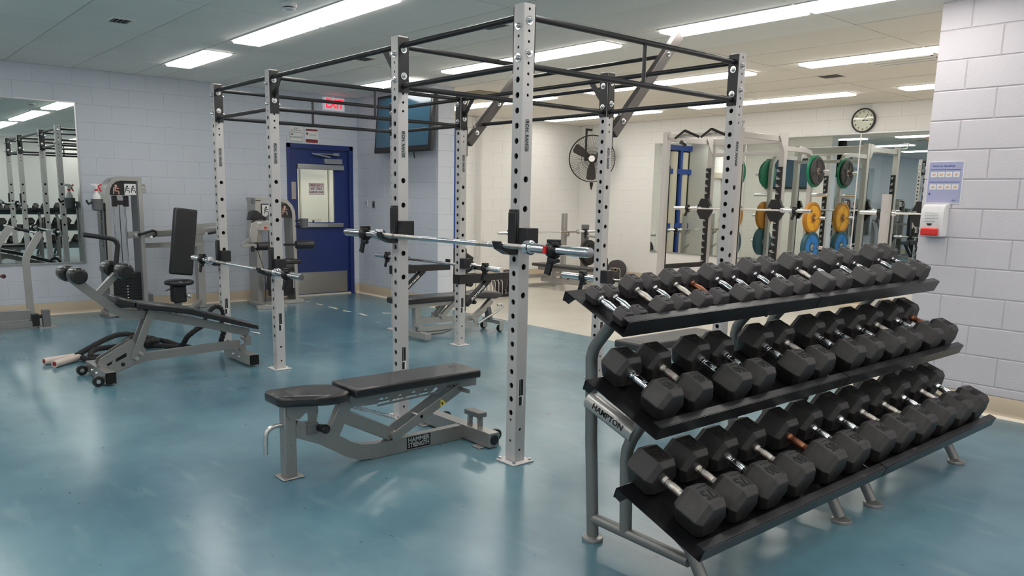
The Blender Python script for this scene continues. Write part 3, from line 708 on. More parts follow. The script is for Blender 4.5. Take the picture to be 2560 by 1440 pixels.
# shade seen through the holes is a dark box inside the post
hi_ = h2-.0062
pin = MB()
for k in range(4):
    a = k*PI/2; c_, s_ = math.cos(a), math.sin(a)
pm.add([(-h2, -h2, RT), (h2, -h2, RT), (h2, h2, RT), (-h2, h2, RT)], [(0, 1, 2, 3)])
post_me = pm.mesh('upright', SILV, smooth=30)
inn_me = MB().bb(-.02, .02, -.02, .02, .02, RT-.01).mesh('hole_shade', DARK, 0)  # near-black box standing in for the shade inside the hollow post
plate = MB().bb(-.075, .075, -.075, .075, 0, .01)
plate_me = plate.mesh('foot_plate', mat('white_foot_plate', (214, 208, 206), .4), 0)
bolt_me = MB().lathe((0, 0, 0), (0, 0, 1), [(0, .0225), (.003, .0225), (.0035, .0135), (.013, .013), (.0135, .0085), (.022, .008)], 12).mesh('bolt', BOLT)
anch_me = MB().lathe((0, 0, .01), (0, 0, 1), [(0, .012), (.003, .012), (.0035, .009), (.01, .0085)], 6).mesh('anchor_bolt', BOLT)
ir_me = place(text_mesh('lettering', 'IRON  RANGE', .028, INK, bold=.0008, sx=.92), (0, 0, 0), (0, 0, -1), (0, 1, 0))
st_me = MB().bb(0, .0006, -.016, .016, -.078, .078).mesh('brand_sticker', STICK, 0)
stb = MB()
for a in ((-.012, .012, .071, .0725), (-.012, .012, -.0725, -.071), (-.0125, -.0115, -.0725, .0725), (.0115, .0125, -.0725, -.045), (.0115, .0125, .045, .0725)): stb.bb(.0006, .0009, *a)
stb_me = stb.mesh('sticker_border', INK, 0)
w_me = MB().bb(0, .0006, -.0165, .0165, -.075, .075).mesh('warning_label', PAPER, 0)
wi = MB().bb(.0006, .001, -.0145, -.005, -.02, .073).bb(.0006, .001, -.0035, .0145, -.018, .073).bb(.0006, .001, -.0145, .006, -.073, -.024)
wi_me = wi.mesh('warning_print', INK, 0)
def bolt_at(parent, p, d):
    o = bpy.data.objects.new('bolt', bolt_me); COL.objects.link(o); o.parent = parent
    if parent is rig: o.matrix_parent_inverse = Matrix.Translation(-rig.location)
    a, u, d = frame(d); T = Matrix((a, u, d)).transposed().to_4x4(); T.translation = p; o.matrix_basis = T
for nme, (x, y) in POSTS.items():
    up_ = bpy.data.objects.new('upright', post_me); COL.objects.link(up_); up_.parent = rig
    up_.matrix_parent_inverse = Matrix.Translation(-rig.location); up_.location = (x, y, 0)
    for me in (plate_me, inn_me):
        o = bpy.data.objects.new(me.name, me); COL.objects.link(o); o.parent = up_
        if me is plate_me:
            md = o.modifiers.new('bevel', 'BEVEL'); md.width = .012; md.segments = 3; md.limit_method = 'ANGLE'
    for sx in (-1, 1):
        for sy in (-1, 1):
            o = bpy.data.objects.new('anchor_bolt', anch_me); COL.objects.link(o); o.parent = up_; o.location = (sx*.058, sy*.058, 0)
    for me, z in ((st_me, 1.762), (stb_me, 1.762), (w_me, .40), (wi_me, .40)):
        o = bpy.data.objects.new(me.name, me); COL.objects.link(o); o.parent = up_; o.location = (h2, 0, z)
    o = bpy.data.objects.new('lettering', ir_me); COL.objects.link(o); o.parent = up_; o.location = (h2+.0008, -.001, 1.762)
TZ, LZ = 2.352, 2.112
def crossbar(p, q, lower=True, strut=False, gusset=False, name='crossbar'):
    """bar assembly between two posts"""
    x0, y0 = POSTS[p]; x1, y1 = POSTS[q]
    a = V(x0, y0, 0); b_ = V(x1, y1, 0); d = (b_-a).normalized(); nrm = V(-d.y, d.x, 0)
    a2 = a+d*(h2+.0035); b2 = b_-d*(h2+.0035)
    mb = MB()
    for c_ in (a2, b2):
        mb.box(c_+V(0, 0, 2.235), (.007 if abs(d.x) > .5 else .07, .07 if abs(d.x) > .5 else .007, .325))
    mb.tube(a2+V(0, 0, TZ), b2+V(0, 0, TZ), .0165, 16)
    if lower: mb.tube(a2+V(0, 0, LZ), b2+V(0, 0, LZ), .0165, 16)
    if strut: 
        m_ = (a2+b2)/2; mb.tube(m_+V(0, 0, LZ), m_+V(0, 0, TZ), .0115, 10)
    if gusset:
        for c_, s_ in ((a2, 1), (b2, -1)):
            o_ = c_+V(0, 0, TZ)
            mb.prism([(.0, -.12), (.0, -.19), (.15, -.01), (.095, -.01)], o_, d*s_, V(0, 0, 1), nrm, .006)
    mb.obj(name, BLACKM, rig)
    for c_, s_ in ((a2, 1), (b2, -1)):
        for z in ((2.302, 2.146) if abs(d.y) > .5 else (2.327, 2.171)):
            bolt_at(rig, c_+d*s_*.0035+V(0, 0, z), d*s_)
            bolt_at(rig, c_-d*s_*(PS+.0035)+V(0, 0, z), -d*s_)
crossbar('B', 'A'); crossbar('D', 'C'); crossbar('C', 'B', lower=False, gusset=True)
crossbar('F', 'G'); crossbar('Hh', 'E'); crossbar('E', 'F', lower=False, gusset=True)
crossbar('A', 'G', strut=True); crossbar('B', 'F', strut=False); crossbar('C', 'E', strut=True); crossbar('D', 'Hh', strut=True)
# slanted climbing beams with rungs
for p in ('E', 'F'):
    x = POSTS[p][0]; y = POSTS[p][1]+h2
    d = V(0, .675, .738).normalized(); q0 = V(x, y+.04, 1.955)
    MB().bar(q0, q0+d*1.14, .055, .085, up=(0, -1, 1)).obj('slanted_beam', BEAM, rig, bevel=.004)
    MB().bb(x-.035, x+.035, y, y+.01, 1.83, 2.1).obj('beam_bracket', BLACKM, rig)
    for k in (.12, .47, .80): 
        for s_ in (-1, 1): bolt_at(rig, q0+d*k*1.14+V(s_*.0275, 0, 0), (s_, 0, 0))
        bolt_at(rig, q0+d*(k*1.14+.03)+V(0, -.738, .675)*.043, (0, -.738, .675))
xe, xf = POSTS['E'][0], POSTS['F'][0]
for k in (.22, .50, .78):
    q = V(0, POSTS['E'][1]+h2+.04, 1.955)+V(0, .675, .738).normalized()*1.14*k
    MB().tube((xe+.028, q.y, q.z), (xf-.028, q.y, q.z), .016, 14).obj('rung', BLACKM, rig)
# ------------------------------------------------------------------ j hooks, spotter arms
def jhook(x, z, face, label, sgn=1):
    """face y, sgn -1 = facing -y ; z = bar centre height"""
    t = thing('j_hook', label, 'j-hook', (x, face, z), 0, 'black bar hooks on the silver rack')
    s = sgn
    MB().bb(-.036, .036, 0, s*.012, -.04, .185).obj('back_plate', BLACKM, t, bevel=.004, world=False)
    MB().bb(.037, .105, s*-.075, s*.004, -.01, .09).obj('side_plate', BLACKM, t, bevel=.003, world=False)
    MB().yz([(0, -.05), (s*.055, -.05), (s*.115, -.02), (s*.13, .02), (s*.118, .022), (s*.1, -.006), (s*.06, -.022), (0, -.022)], 0, .06).obj('cradle', BLACKM, t, world=False)
    MB().bb(-.031, .031, s*.012, s*.02, -.02, .17).obj('liner', PLAST, t, bevel=.003, world=False)
    return t
ZB1, ZB2, ZB3, ZB4 = 1.20, .832, .772, .80
YB = AY-.1
# barbell: local axis x, centre at origin
def barbell(name, label, loc, rz=0, red=False, mid=CHROMER, short=1.0):
    t = thing(name, label, 'barbell', loc, rz, None)
    L = 1.1*short; si = L-.415*short
    MB().tube((-si, 0, 0), (si, 0, 0), .014, 16).obj('shaft', mid, t, world=False)
    for s_ in (-1, 1):
        MB().lathe((s_*(si-.02), 0, 0), (s_, 0, 0), [(0, .018), (.012, .018), (.014, .036), (.045, .037), (.047, .03), (.06, .0255), (.07, .025), (.432*short, .025), (.434*short, .0235), (.446*short, .0235)], 24).obj('sleeve', CHROME, t, world=False)
        MB().lathe((s_*(L-.008), 0, 0), (s_, 0, 0), [(0, .0232), (.01, .0232), (.0105, .016), (.008, .01)], 20).obj('end_cap', RUSTY, t, world=False)
    for s_ in (-1, 1):
        for k in (.38, .5):
            MB().tube((s_*k*short, 0, 0), (s_*(k+.012)*short, 0, 0), .0143, 16).obj('ring_mark', CHROME, t, world=False)
    MB().tube((-.28*short, 0, 0), (.28*short, 0, 0), .01425, 16).obj('polished_centre', CHROME, t, world=False)
    for s_ in (-1, 1):
        c = s_*(si+.185*short)
        cl_ = MB()
        cl_.lathe((c-.022, 0, 0), (1, 0, 0), [(0, .026), (0, .04), (.006, .044), (.04, .044), (.046, .04), (.046, .026)], 10)
        cl_.box((c, 0, .035), (.05, .05, .03)).box((c+.03, -.02, .03), (.03, .02, .014)).box((c+.03, -.02, -.05), (.05, .024, .018)).box((c, -.01, -.052), (.034, .034, .03))
        o = cl_.obj('clamp', PLAST, t, bevel=.003, world=False)
        put('clamp_lever', MB().bar((c-.005, -.015, -.06), (c-.02, -.02, -.12), .034, .014, up=(0, 1, 0)).mesh('clamp_lever', PLAST), o)
        if red and s_ > 0: put('red_button', MB().box((c-.014, -.046, .0), (.018, .012, .034)).mesh('red_button', REDP), o)
    return t
barbell('barbell', 'chrome barbell across the front of the rack above the adjustable bench', (-3.605, YB, ZB1), 0, red=True)
barbell('barbell', 'chrome barbell on the left end of the rack beside the decline bench', (-6.54, YB+.01, ZB2), math.radians(.4))
barbell('barbell', 'chrome barbell on the far side of the rack above the wheeled bench', (-6.76, AY+wY+PS+.1, ZB3), 0)
barbell('barbell', 'low chrome barbell behind the rack, left end seen above the dumbbells', (-3.72, AY+wY+PS+.1, ZB4), 0)
for p, z, f, s_, lab in (('A', ZB1, AY, -1, 'black bar hook on the tallest near rack post'), ('B', ZB1, AY, -1, 'black bar hook on the second rack post from the camera'),
                         ('C', ZB2, AY, -1, 'black bar hook on the third rack post, left half'), ('D', ZB2, AY, -1, 'black bar hook on the leftmost rack post'),
                         ('E', ZB3, AY+wY+PS, 1, 'black bar hook on the back post above the spotter arm'), ('Hh', ZB3, AY+wY+PS, 1, 'black bar hook on the back post hidden behind the second post'),
                         ('F', ZB4, AY+wY+PS, 1, 'black bar hook on the back post behind the low barbell'), ('G', ZB4, AY+wY+PS, 1, 'black bar hook on the rightmost back rack post')):
    jhook(POSTS[p][0], z, f, lab, s_)
for p, lab in (('Hh', 'black safety spotter arm, left one, on the back of the rack'), ('E', 'black safety spotter arm with white lettering, right one, on the back of the rack')):
    x = POSTS[p][0]; y0 = AY+wY; z = .655
    t = thing('spotter_arm', lab, 'spotter arm', (x, y0+PS, z), 0, 'spotter arms on the rack')
    for s_ in (-1, 1): MB().bb(x+s_*(h2+.002), x+s_*(h2+.008), y0-.012, y0+PS+.2, z-.045, z+.045).obj('cheek_plate', BLACKM, t)
    MB().bb(x-h2-.008, x+h2+.008, y0-.014, y0-.006, z-.045, z+.045).obj('front_strap', BLACKM, t)
    MB().bar((x, y0+PS+.006, z+.005), (x, y0+PS+.68, z+.005), .07, .07).obj('arm', BLACKM, t, bevel=.003)
    MB().bar((x, y0+PS+.03, z-.26), (x, y0+PS+.33, z-.02), .06, .05).obj('brace', BLACKM, t, bevel=.003)
    MB().bb(x-.036, x+.036, y0+PS+.002, y0+PS+.01, z-.32, z-.05).obj('back_plate', BLACKM, t)
    MB().bb(x-.034, x+.034, y0+PS+.66, y0+PS+.68, z+.04, z+.09).obj('end_stop', BLACKM, t)
    text('lettering', 'IRON RANGE', .035, PAPER, (x+.0305, y0+PS+.17, z-.145), V(0, .3, .24), V(0, -.24, .3), t, bold=.001)

# ------------------------------------------------------------------ dumbbell rack
SH = dict(top=((-2.18, 1.085), (-1.876, .947)), mid=((-2.055, .749), (-1.702, .597)), bot=((-1.875, .362), (-1.488, .210)))
YN, YM, YF = 2.21, 3.61, 5.01
rk = thing('dumbbell_rack', 'three tier dumbbell rack with sloping black shelves and grey tube frame', 'dumbbell rack', (-1.85, 3.61, 0))
SHF = {}
for k, (pb, pf) in SH.items():
    d2 = Vector((pf[0]-pb[0], pf[1]-pb[1])).normalized(); n2 = Vector((-d2.y, d2.x)); SHF[k] = (Vector(pb), d2, n2)
    lip = {'top': .062, 'mid': .052, 'bot': .05}[k]
    for (ya, yb) in ((YN, YM-.004), (YM+.004, YF)):
        th = .003
        P0 = Vector(pb); P1 = Vector(pf)
        dn = Vector((-.012, -.04))
        L1 = P1 + n2*lip                       # lip up (perpendicular to shelf)
        L2 = L1 - d2*.04 + n2*0.004            # folded back flange
        sec = [P0+dn, P0, P1, L1]
        # outline polyline thickened
        def thick(pts, t):
            out = []; m = len(pts)
            for i, p in enumerate(pts):
                e0 = (p-pts[i-1]).normalized() if i else (pts[1]-p).normalized()
                e1 = (pts[i+1]-p).normalized() if i < m-1 else e0
                e = (e0+e1).normalized(); out.append(p+Vector((e.y, -e.x))*t)
            return out
        poly = [tuple(p) for p in sec]+[tuple(p) for p in thick(sec, th)[::-1]]
        o = MB().xz(poly, (ya+yb)/2, yb-ya).obj('shelf', SHELF, rk, smooth=0)
        put('shelf_lip', MB().xz([tuple(L1-d2*.002), tuple(L1-d2*.036), tuple(L1-d2*.036-n2*.004), tuple(L1-d2*.002-n2*.003)], (ya+yb)/2, yb-ya).mesh('shelf_lip', SHELF, 0), o)
        for yy in (ya, yb):
            s_ = 1 if yy == ya else -1
            put('end_tab', MB().xz([tuple(P0), tuple(P0+Vector((-.012, -.035))), tuple(P0+Vector((.02, -.05))), tuple(P0+d2*.06-n2*.004)], yy+s_*.0015, .003).mesh('end_tab', SHELF, 0), o)
TR = .0255
for fy_, lab in ((2.40, 0), (3.45, 0), (3.77, 0), (4.80, 0)):
    y = fy_
    bp = [(-2.155, y, 0.02), (-2.185, y, .45), (-2.20, y, .79), (-2.19, y, .83), (-2.17, y, .86), (-2.09, y, .955), (-2.065, y, 1.0)]
    MB().path(bp, TR, 16, up=(0, 1, 0)).obj('back_post', RACKG, rk)
    MB().path([(-1.975, y, .09), (-1.99, y, .40), (-1.985, y, .45), (-1.965, y, .5), (-1.90, y, .6), (-1.885, y, .64)], TR, 16, up=(0, 1, 0)).obj('middle_post', RACKG, rk)
    MB().path([(-2.155, y, .10), (-1.66, y, .088)], TR*.92, 16, up=(0, 1, 0)).obj('floor_tube', RACKG, rk)
    MB().path([(-1.97, y, .30), (-1.70, y, .165), (-1.665, y, .145), (-1.64, y, .11), (-1.585, y, .02)], TR*.95, 16, up=(0, 1, 0)).obj('front_leg', RACKG, rk)
    o = MB().path([(-2.195, y, .612), (-1.945, y, .52)], .041, 18, up=(0, 1, 0)).obj('arm_tube', SILVM, rk)
    if fy_ < 2.5:
        e_ = V(.25, 0, -.092).normalized()
        text('lettering', 'HAMPTON', .036, INK, V(-2.066, y-.0415, .572), e_, V(-e_.z, 0, e_.x), o, bold=.0005)
    for x in (-2.155, -1.578):
        MB().lathe((x, y, 0), (0, 0, 1), [(0, .044), (.008, .046), (.016, .043), (.02, .03), (.022, .026)], 20).obj('rubber_foot', SILVD, rk)
# ------------------------------------------------------------------ dumbbells
def hexpts(r): return [(r*math.cos(PI/3*i), r*math.sin(PI/3*i)) for i in range(6)]
WT = {}
def dumbbell_proto(wt):
    """local x along handle (towards the front of the shelf), z up, handle centre at origin"""
    R_ = {5: .036, 10: .05, 15: .053, 20: .056, 25: .062, 30: .066, 35: .068, 40: .071, 45: .077, 50: .079, 55: .081, 60: .083, 65: .085, 70: .087, 75: .089, 80: .09, 85: .092, 90: .093, 95: .094, 100: .096}[wt]
    hl = {5: .058, 10: .066, 15: .072, 20: .08, 25: .086, 30: .094, 35: .1, 40: .106, 45: .116, 50: .12, 55: .124, 60: .128, 65: .132, 70: .136, 75: .138, 80: .141, 85: .144, 90: .147, 95: .15, 100: .154}[wt]
    hh = .054 if wt > 5 else .05    # half handle
    small = wt <= 40
    ch = hl*.17 if not small else hl*.1
    kk = .80 if not small else .88
    heads = []
    for s_ in (-1, 1):
        a0 = s_*hh; secs = [(a0, kk), (a0+s_*ch, 1), (a0+s_*(hl-ch), 1), (a0+s_*hl, kk)]
        vs = []
        for t_, q in secs:
            for y_, z_ in hexpts(R_*q): vs.append((t_, y_, z_))
        fs = [(j*6+i, j*6+(i+1) % 6, (j+1)*6+(i+1) % 6, (j+1)*6+i) for j in range(3) for i in range(6)]+[tuple(range(6)), tuple(range(18, 24))]
        heads.append(MB().add(vs, fs).mesh('head', RUBBER if wt > 40 else RUBBERL, 0))
    grip = MB()
    if small:
        grip.lathe((-hh-.004, 0, 0), (1, 0, 0), [(0, .016), (.008, .017), (.014, .0115), (.03, .0135), (.054, .0168), (.078, .0135), (.094, .0115), (.1, .017), (.108+.0, .016)], 18)
    else:
        grip.lathe((-hh-.004, 0, 0), (1, 0, 0), [(0, .021), (.018, .0185), (.019, .0135), (.024, .0135), (.025, .0185), (.03, .0188), (.031, .0155), (.036, .0155), (.038, .0188), (.07, .0188), (.084, .0165), (.086, .0188), (.1, .0195), (.112, .021)], 20)
    s2 = R_*.866
    nums = []
    for s_ in (-1, 1):
        c_ = s_*(hh+hl/2)
        if small:
            W = (hl-2*ch)*.82; Dd = R_*.66
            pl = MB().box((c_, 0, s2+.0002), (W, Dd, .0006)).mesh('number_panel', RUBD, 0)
            tx = place(text_mesh('number', str(wt), Dd*.8, GLYPHL, bold=.0004), (c_, 0, s2+.0012), (0, -1, 0), (1, 0, 0))
            nums.append((pl, tx))
        else:
            W = (hl-2*ch)*.86; Dd = R_*.8
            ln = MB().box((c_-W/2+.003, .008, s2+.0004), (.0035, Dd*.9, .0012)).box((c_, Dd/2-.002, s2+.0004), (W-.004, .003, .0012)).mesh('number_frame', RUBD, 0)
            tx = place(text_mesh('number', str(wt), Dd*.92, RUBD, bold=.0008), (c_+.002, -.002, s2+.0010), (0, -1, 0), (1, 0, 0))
            nums.append((ln, tx))
    gm = [grip.mesh('grip', m_) for m_ in (CHROME, CHROMER)]
    return dict(R=R_, hl=hl, hh=hh, heads=heads, grips=gm, nums=nums, s2=s2)
copper = {}
def dumbbell(wt, shelf, y, s0, label, rusty=False, group='', roll=0):
    if wt not in WT: WT[wt] = dumbbell_proto(wt)
    P = WT[wt]; pb, d2, n2 = SHF[shelf]
    s = s0+P['hh']
    q = pb + d2*s + n2*(P['s2']+.0008)
    t = thing('dumbbell', label, 'dumbbell', (q.x, y, q.y), 0, group)
    ang = math.atan2(-d2.y, d2.x)
    t.rotation_euler = (0, ang, 0)
    for i, h in enumerate(P['heads']):
        o = put('head', h, t, world=False, bevel=.004 if wt > 40 else .002)
        a_, b_ = P['nums'][i]
        if roll != 1 or i == 0:
            put(a_.name.split('.')[0], a_, o); put('number', b_, o)
    g = P['grips'][1 if rusty else 0]
    if rusty == 2:
        if wt not in copper:
            copper[wt] = g.copy(); copper[wt].materials[0] = COPPER
        g = copper[wt]
    put('grip', g, t, world=False)
    return t
ytop = [2.275, 2.357, 2.504, 2.618, 2.765, 2.884, 3.075, 3.206, 3.394, 3.548, 3.790, 3.967, 4.229, 4.418, 4.733, 4.925]
ymid = [2.349, 2.538, 2.801, 2.981, 3.302, 3.488, 3.782, 3.983, 4.221, 4.432, 4.691, 4.900]
ybot = [2.344, 2.555, 2.764, 2.976, 3.24, 3.462, 3.717, 3.939, 4.184, 4.426, 4.656, 4.881]
ORD = ['first', 'second', 'third', 'fourth', 'fifth', 'sixth', 'seventh', 'last']
rus = {('top', 2): 1, ('top', 4): 1, ('top', 5): 2, ('top', 10): 1, ('mid', 1): 1, ('mid', 5): 1, ('mid', 9): 1, ('mid', 11): 2, ('bot', 0): 1, ('bot', 1): 1, ('bot', 3): 1, ('bot', 4): 2, ('bot', 7): 1, ('bot', 8): 1, ('bot', 10): 1}
for sh, ys_, w0, s0 in (('top', ytop, 5, None), ('mid', ymid, 45, .095), ('bot', ybot, 75, .099)):
    for i, y in enumerate(ys_):
        wt = w0+5*(i//2)
        s_ = s0 if s0 is not None else (.125 if wt == 5 else .105-.0065*(wt-10)/5*1.2)
        side = 'nearer' if i % 2 == 0 else 'farther'
        g = dict(top='top', mid='middle', bot='bottom')[sh]
        sty = 'grey' if sh == 'top' else 'black'
        extra = {1: '', 2: ', copper grip', 0: ''}[rus.get((sh, i), 0)]
        dumbbell(wt, sh, y, s_, f'{sty} hex dumbbell marked {wt}, {side} of {ORD[i//2]} pair along the {g} shelf{extra}', rus.get((sh, i), 0), f'{wt} pound dumbbells on the {g} shelf', roll=1 if (sh == 'top' and i == 10) else 0)
# ------------------------------------------------------------------ pads
def pad(name, x0, x1, y0, y1, z0, z1, parent, m=VINYL, bev=.016):
    o = MB().bb(x0, x1, y0, y1, z0, z1).obj(name, m, parent, bevel=bev, seg=4); return o
def padpoly(name, poly, x, w_, parent, m=VINYL, bev=.016):
    return MB().yz(poly, x, w_).obj(name, m, parent, bevel=bev, seg=3)
def wheel(parent, c, r, wd, name='wheel'):
    c = Vector(c); o = MB().lathe(c-V(wd/2, 0, 0), (1, 0, 0), [(0, r*.7), (.002, r*.95), (.006, r), (wd-.006, r), (wd-.002, r*.95), (wd, r*.7)], 20).obj(name, PLAST, parent)
    put('hub', MB().tube(c-V(wd/2+.004, 0, 0), c+V(wd/2+.004, 0, 0), r*.4, 12).mesh('hub', ALU), o); return o
# ------------------------------------------------------------------ adjustable bench in front
cxb = -3.655
t = thing('adjustable_bench', 'black and silver adjustable bench standing in front of the rack', 'bench', (cxb, 2.25, 0))
# seat pad: contoured, narrow at the nose
out = [(-.075, 1.632), (.075, 1.632), (.098, 1.655), (.112, 1.72), (.13, 1.80), (.142, 1.87), (.14, 1.94), (.118, 2.0), (.10, 2.035), (-.10, 2.035), (-.118, 2.0), (-.14, 1.94), (-.142, 1.87), (-.13, 1.80), (-.112, 1.72), (-.098, 1.655)]
def slope(y): return .455-(y-1.65)*.062
vs = [(cxb+x, y, slope(y)-.058) for x, y in out]+[(cxb+x, y, slope(y)) for x, y in out]; m_ = len(out)
MB().add(vs, [tuple(range(m_))[::-1], tuple(range(m_, 2*m_))]+[(i, (i+1) % m_, m_+(i+1) % m_, m_+i) for i in range(m_)]).obj('seat_pad', VINYL, t, bevel=.02, seg=4)
bpd = pad('back_pad', cxb-.135, cxb+.13, 2.045, 2.895, .392, .443, t, VINYL, .014)
put('logo_mark', MB().path([(cxb-.03+.018*math.cos(a/6*PI), 2.80+.03*math.sin(a/6*PI), .4438) for a in range(12)], .0012, 6).mesh('logo_mark', MDARK), bpd)
MB().bb(cxb-.0325, cxb+.0325, 1.69, 1.755, .008, .385).obj('front_post', SILVD, t, bevel=.006)
MB().bb(cxb-.055, cxb+.055, 1.665, 1.785, 0, .01).obj('foot_plate', SILVD, t, bevel=.008)
pts = [(cxb, 1.75, .258), (cxb, 1.90, .19), (cxb, 2.0, .128), (cxb, 2.06, .088), (cxb, 2.13, .058), (cxb, 2.22, .045), (cxb, 2.30, .045), (cxb, 2.87, .045)]
sp = MB().rpath(pts, .05, .085, up=(0, 0, 1)).obj('spine_beam', SILVD, t, smooth=50)
# brand plate
put('brand_plate', MB().bb(cxb+.0252, cxb+.0262, 2.435, 2.60, .012, .083).mesh('brand_plate', DARK, 0), sp)
for k, (tx, z) in enumerate((('HAMMER', .0635), ('STRENGTH', .032))):
    text('lettering', tx, .037, STICK, (cxb+.0266, 2.517, z), (0, 1, 0), (0, 0, 1), sp, bold=.0012, sx=(1.0 if k == 0 else .8))
MB().bar((cxb, 1.965, .17), (cxb, 2.06, .36), .046, .075, up=(0, -1, .5)).obj('riser', SILVD, t, bevel=.004)
MB().bar((cxb, 2.03, .28), (cxb, 2.34, .118), .044, .075).obj('diagonal_tube', SILVD, t, bevel=.004)
MB().bar((cxb-.42, 2.87, .052), (cxb+.285, 2.87, .052), .075, .085).obj('rear_foot_tube', SILVD, t, bevel=.003)
for x in (cxb+.2, cxb-.36):
    MB().bb(x-.03, x+.045, 2.79, 2.88, 0, .009).obj('floor_tab', SILVD, t, bevel=.006)
MB().tube((cxb+.286, 2.87, .052), (cxb+.288, 2.87, .052), .03, 12).obj('end_cap', PLAST, t)
# rail plates under the back pad
for s_ in (-1, 1):
    x = cxb+s_*.034
    MB().yz([(2.06, .392), (2.93, .385), (2.93, .325), (2.80, .328), (2.77, .35), (2.72, .352), (2.66, .325), (2.63, .36), (2.60, .335), (2.58, .325), (2.56, .358), (2.52, .334), (2.50, .322), (2.48, .355), (2.43, .332), (2.41, .318), (2.39, .35), (2.34, .33), (2.32, .315), (2.30, .345), (2.27, .35), (2.245, .34), (2.235, .315), (2.10, .322), (2.065, .35)], x, .005).obj('rail_plate', SILVD, t)
    MB().bar((x, 2.235, .306), (x, 2.66, .322), .004, .012).obj('rail_strip', SILVD, t)
    a_ = MB().bar((x+s_*.012, 2.345, .115), (x+s_*.012, 2.80, .33), .008, .055, up=(0, 0, 1)).obj('lift_arm', SILVD, t, bevel=.003)
    if s_ > 0:
        put('warning_sticker', MB().prism([(-.022, -.02), (.022, -.02), (0, .024)], (x+.0165, 2.665, .262), V(0, .9, .42), V(0, -.42, .9), V(1, 0, 0), .0008).mesh('warning_sticker', YELLS, 0), a_)
        put('warning_mark', MB().prism([(-.008, -.012), (.009, -.012), (.003, .0), (.002, .01), (-.006, .002)], (x+.0172, 2.665, .259), V(0, .9, .42), V(0, -.42, .9), V(1, 0, 0), .0006).mesh('warning_mark', INK, 0), a_)
MB().tube((cxb-.06, 2.79, .325), (cxb+.14, 2.79, .325), .0125, 14).obj('lock_pin', SILVD, t)
MB().tube((cxb-.055, 2.345, .118), (cxb+.055, 2.345, .118), .028, 18).obj('pivot_tube', SILVD, t)
MB().tube((cxb-.05, 2.52, .20), (cxb+.05, 2.52, .20), .0095, 12).obj('cross_rod', ALU, t)
sx = [(cxb+.012*math.cos(k*.9), 2.085+.29*k/260*1.0, .322-.115*k/260+.012*math.sin(k*.9)) for k in range(261)]
MB().path([(x, y+.0, z) for x, y, z in sx], .0016, 5).obj('coil_spring', CHROME, t)
MB().yz([(1.70, .385), (1.86, .385), (1.86, .35), (1.80, .335), (1.77, .31), (1.72, .315), (1.70, .34)], cxb+.038, .006).obj('seat_bracket', SILVD, t)
MB().yz([(1.70, .385), (1.86, .385), (1.86, .35), (1.80, .335), (1.77, .31), (1.72, .315), (1.70, .34)], cxb-.038, .006).obj('seat_bracket', SILVD, t)
MB().yz([(1.81, .38), (1.88, .38), (1.885, .33), (1.865, .25), (1.83, .25), (1.825, .32)], cxb+.02, .006).obj('seat_quadrant', SILVD, t)
MB().bb(cxb-.025, cxb+.035, 1.815, 1.88, .215, .275).obj('pin_block', MDARK, t, bevel=.004)
MB().lathe((cxb+.035, 1.88, .245), (1, .3, 0), [(0, .02), (.03, .022), (.05, .026), (.06, .022)], 16).obj('pull_knob', PLAST, t)
MB().path([(cxb, 1.70, .285), (cxb, 1.655, .285), (cxb, 1.628, .278), (cxb, 1.61, .262), (cxb, 1.602, .235), (cxb, 1.6, .145)], .0125, 14, up=(1, 0, 0)).obj('front_handle', ALU, t)
# rear rubber handle stand
for s_ in (-1, 1): MB().bar((cxb+.08+s_*.05, 2.89, .09), (cxb+.08+s_*.045, 2.89, .155), .016, .03).obj('stand_leg', SILVD, t)
MB().bb(cxb+.01, cxb+.15, 2.86, 2.925, .152, .182).obj('rubber_saddle', MDARK, t, bevel=.004)
for x in (cxb+.2, cxb-.3): wheel(t, (x, 2.955, .05), .035, .03)
# ------------------------------------------------------------------ decline bench
dx_ = -6.55
t = thing('decline_bench', 'decline bench with black leg rollers and tall curved handle, far left', 'bench', (dx_, 2.1, 0))
MB().bar((-6.83, 1.545, .06), (-6.255, 1.545, .06), .075, .085, open_end=True).obj('front_foot_tube', SILVD, t, smooth=20)
MB().bb(-6.256, -6.2555, 1.513, 1.577, .024, .096).obj('tube_end_shade', DARK, t)  # dark sheet imitates the shade inside the open tube
MB().bar((-6.85, 2.68, .06), (-6.285, 2.68, .06), .08, .085, open_end=True).obj('rear_foot_tube', SILVD, t, smooth=20)
MB().bb(-6.286, -6.2855, 2.646, 2.714, .024, .096).obj('tube_end_shade', DARK, t)  # shade of the hollow rear tube end, as a dark sheet
for x in (-6.78, -6.30): 
    wheel(t, (x, 1.465, .04), .04, .035)
    MB().bb(x-.03, x-.024, 1.455, 1.51, .02, .07).obj('wheel_bracket', SILVD, t)
for x in (-6.63, -6.5): 
    o = MB().lathe((x, 1.507, .06), (0, -1, 0), [(0, .013), (.004, .013), (.01, .008)], 10).obj('bolt', BOLT, t)
    MB().lathe((x, 2.639, .06), (0, -1, 0), [(0, .013), (.004, .013), (.01, .008)], 10).obj('bolt', BOLT, t)
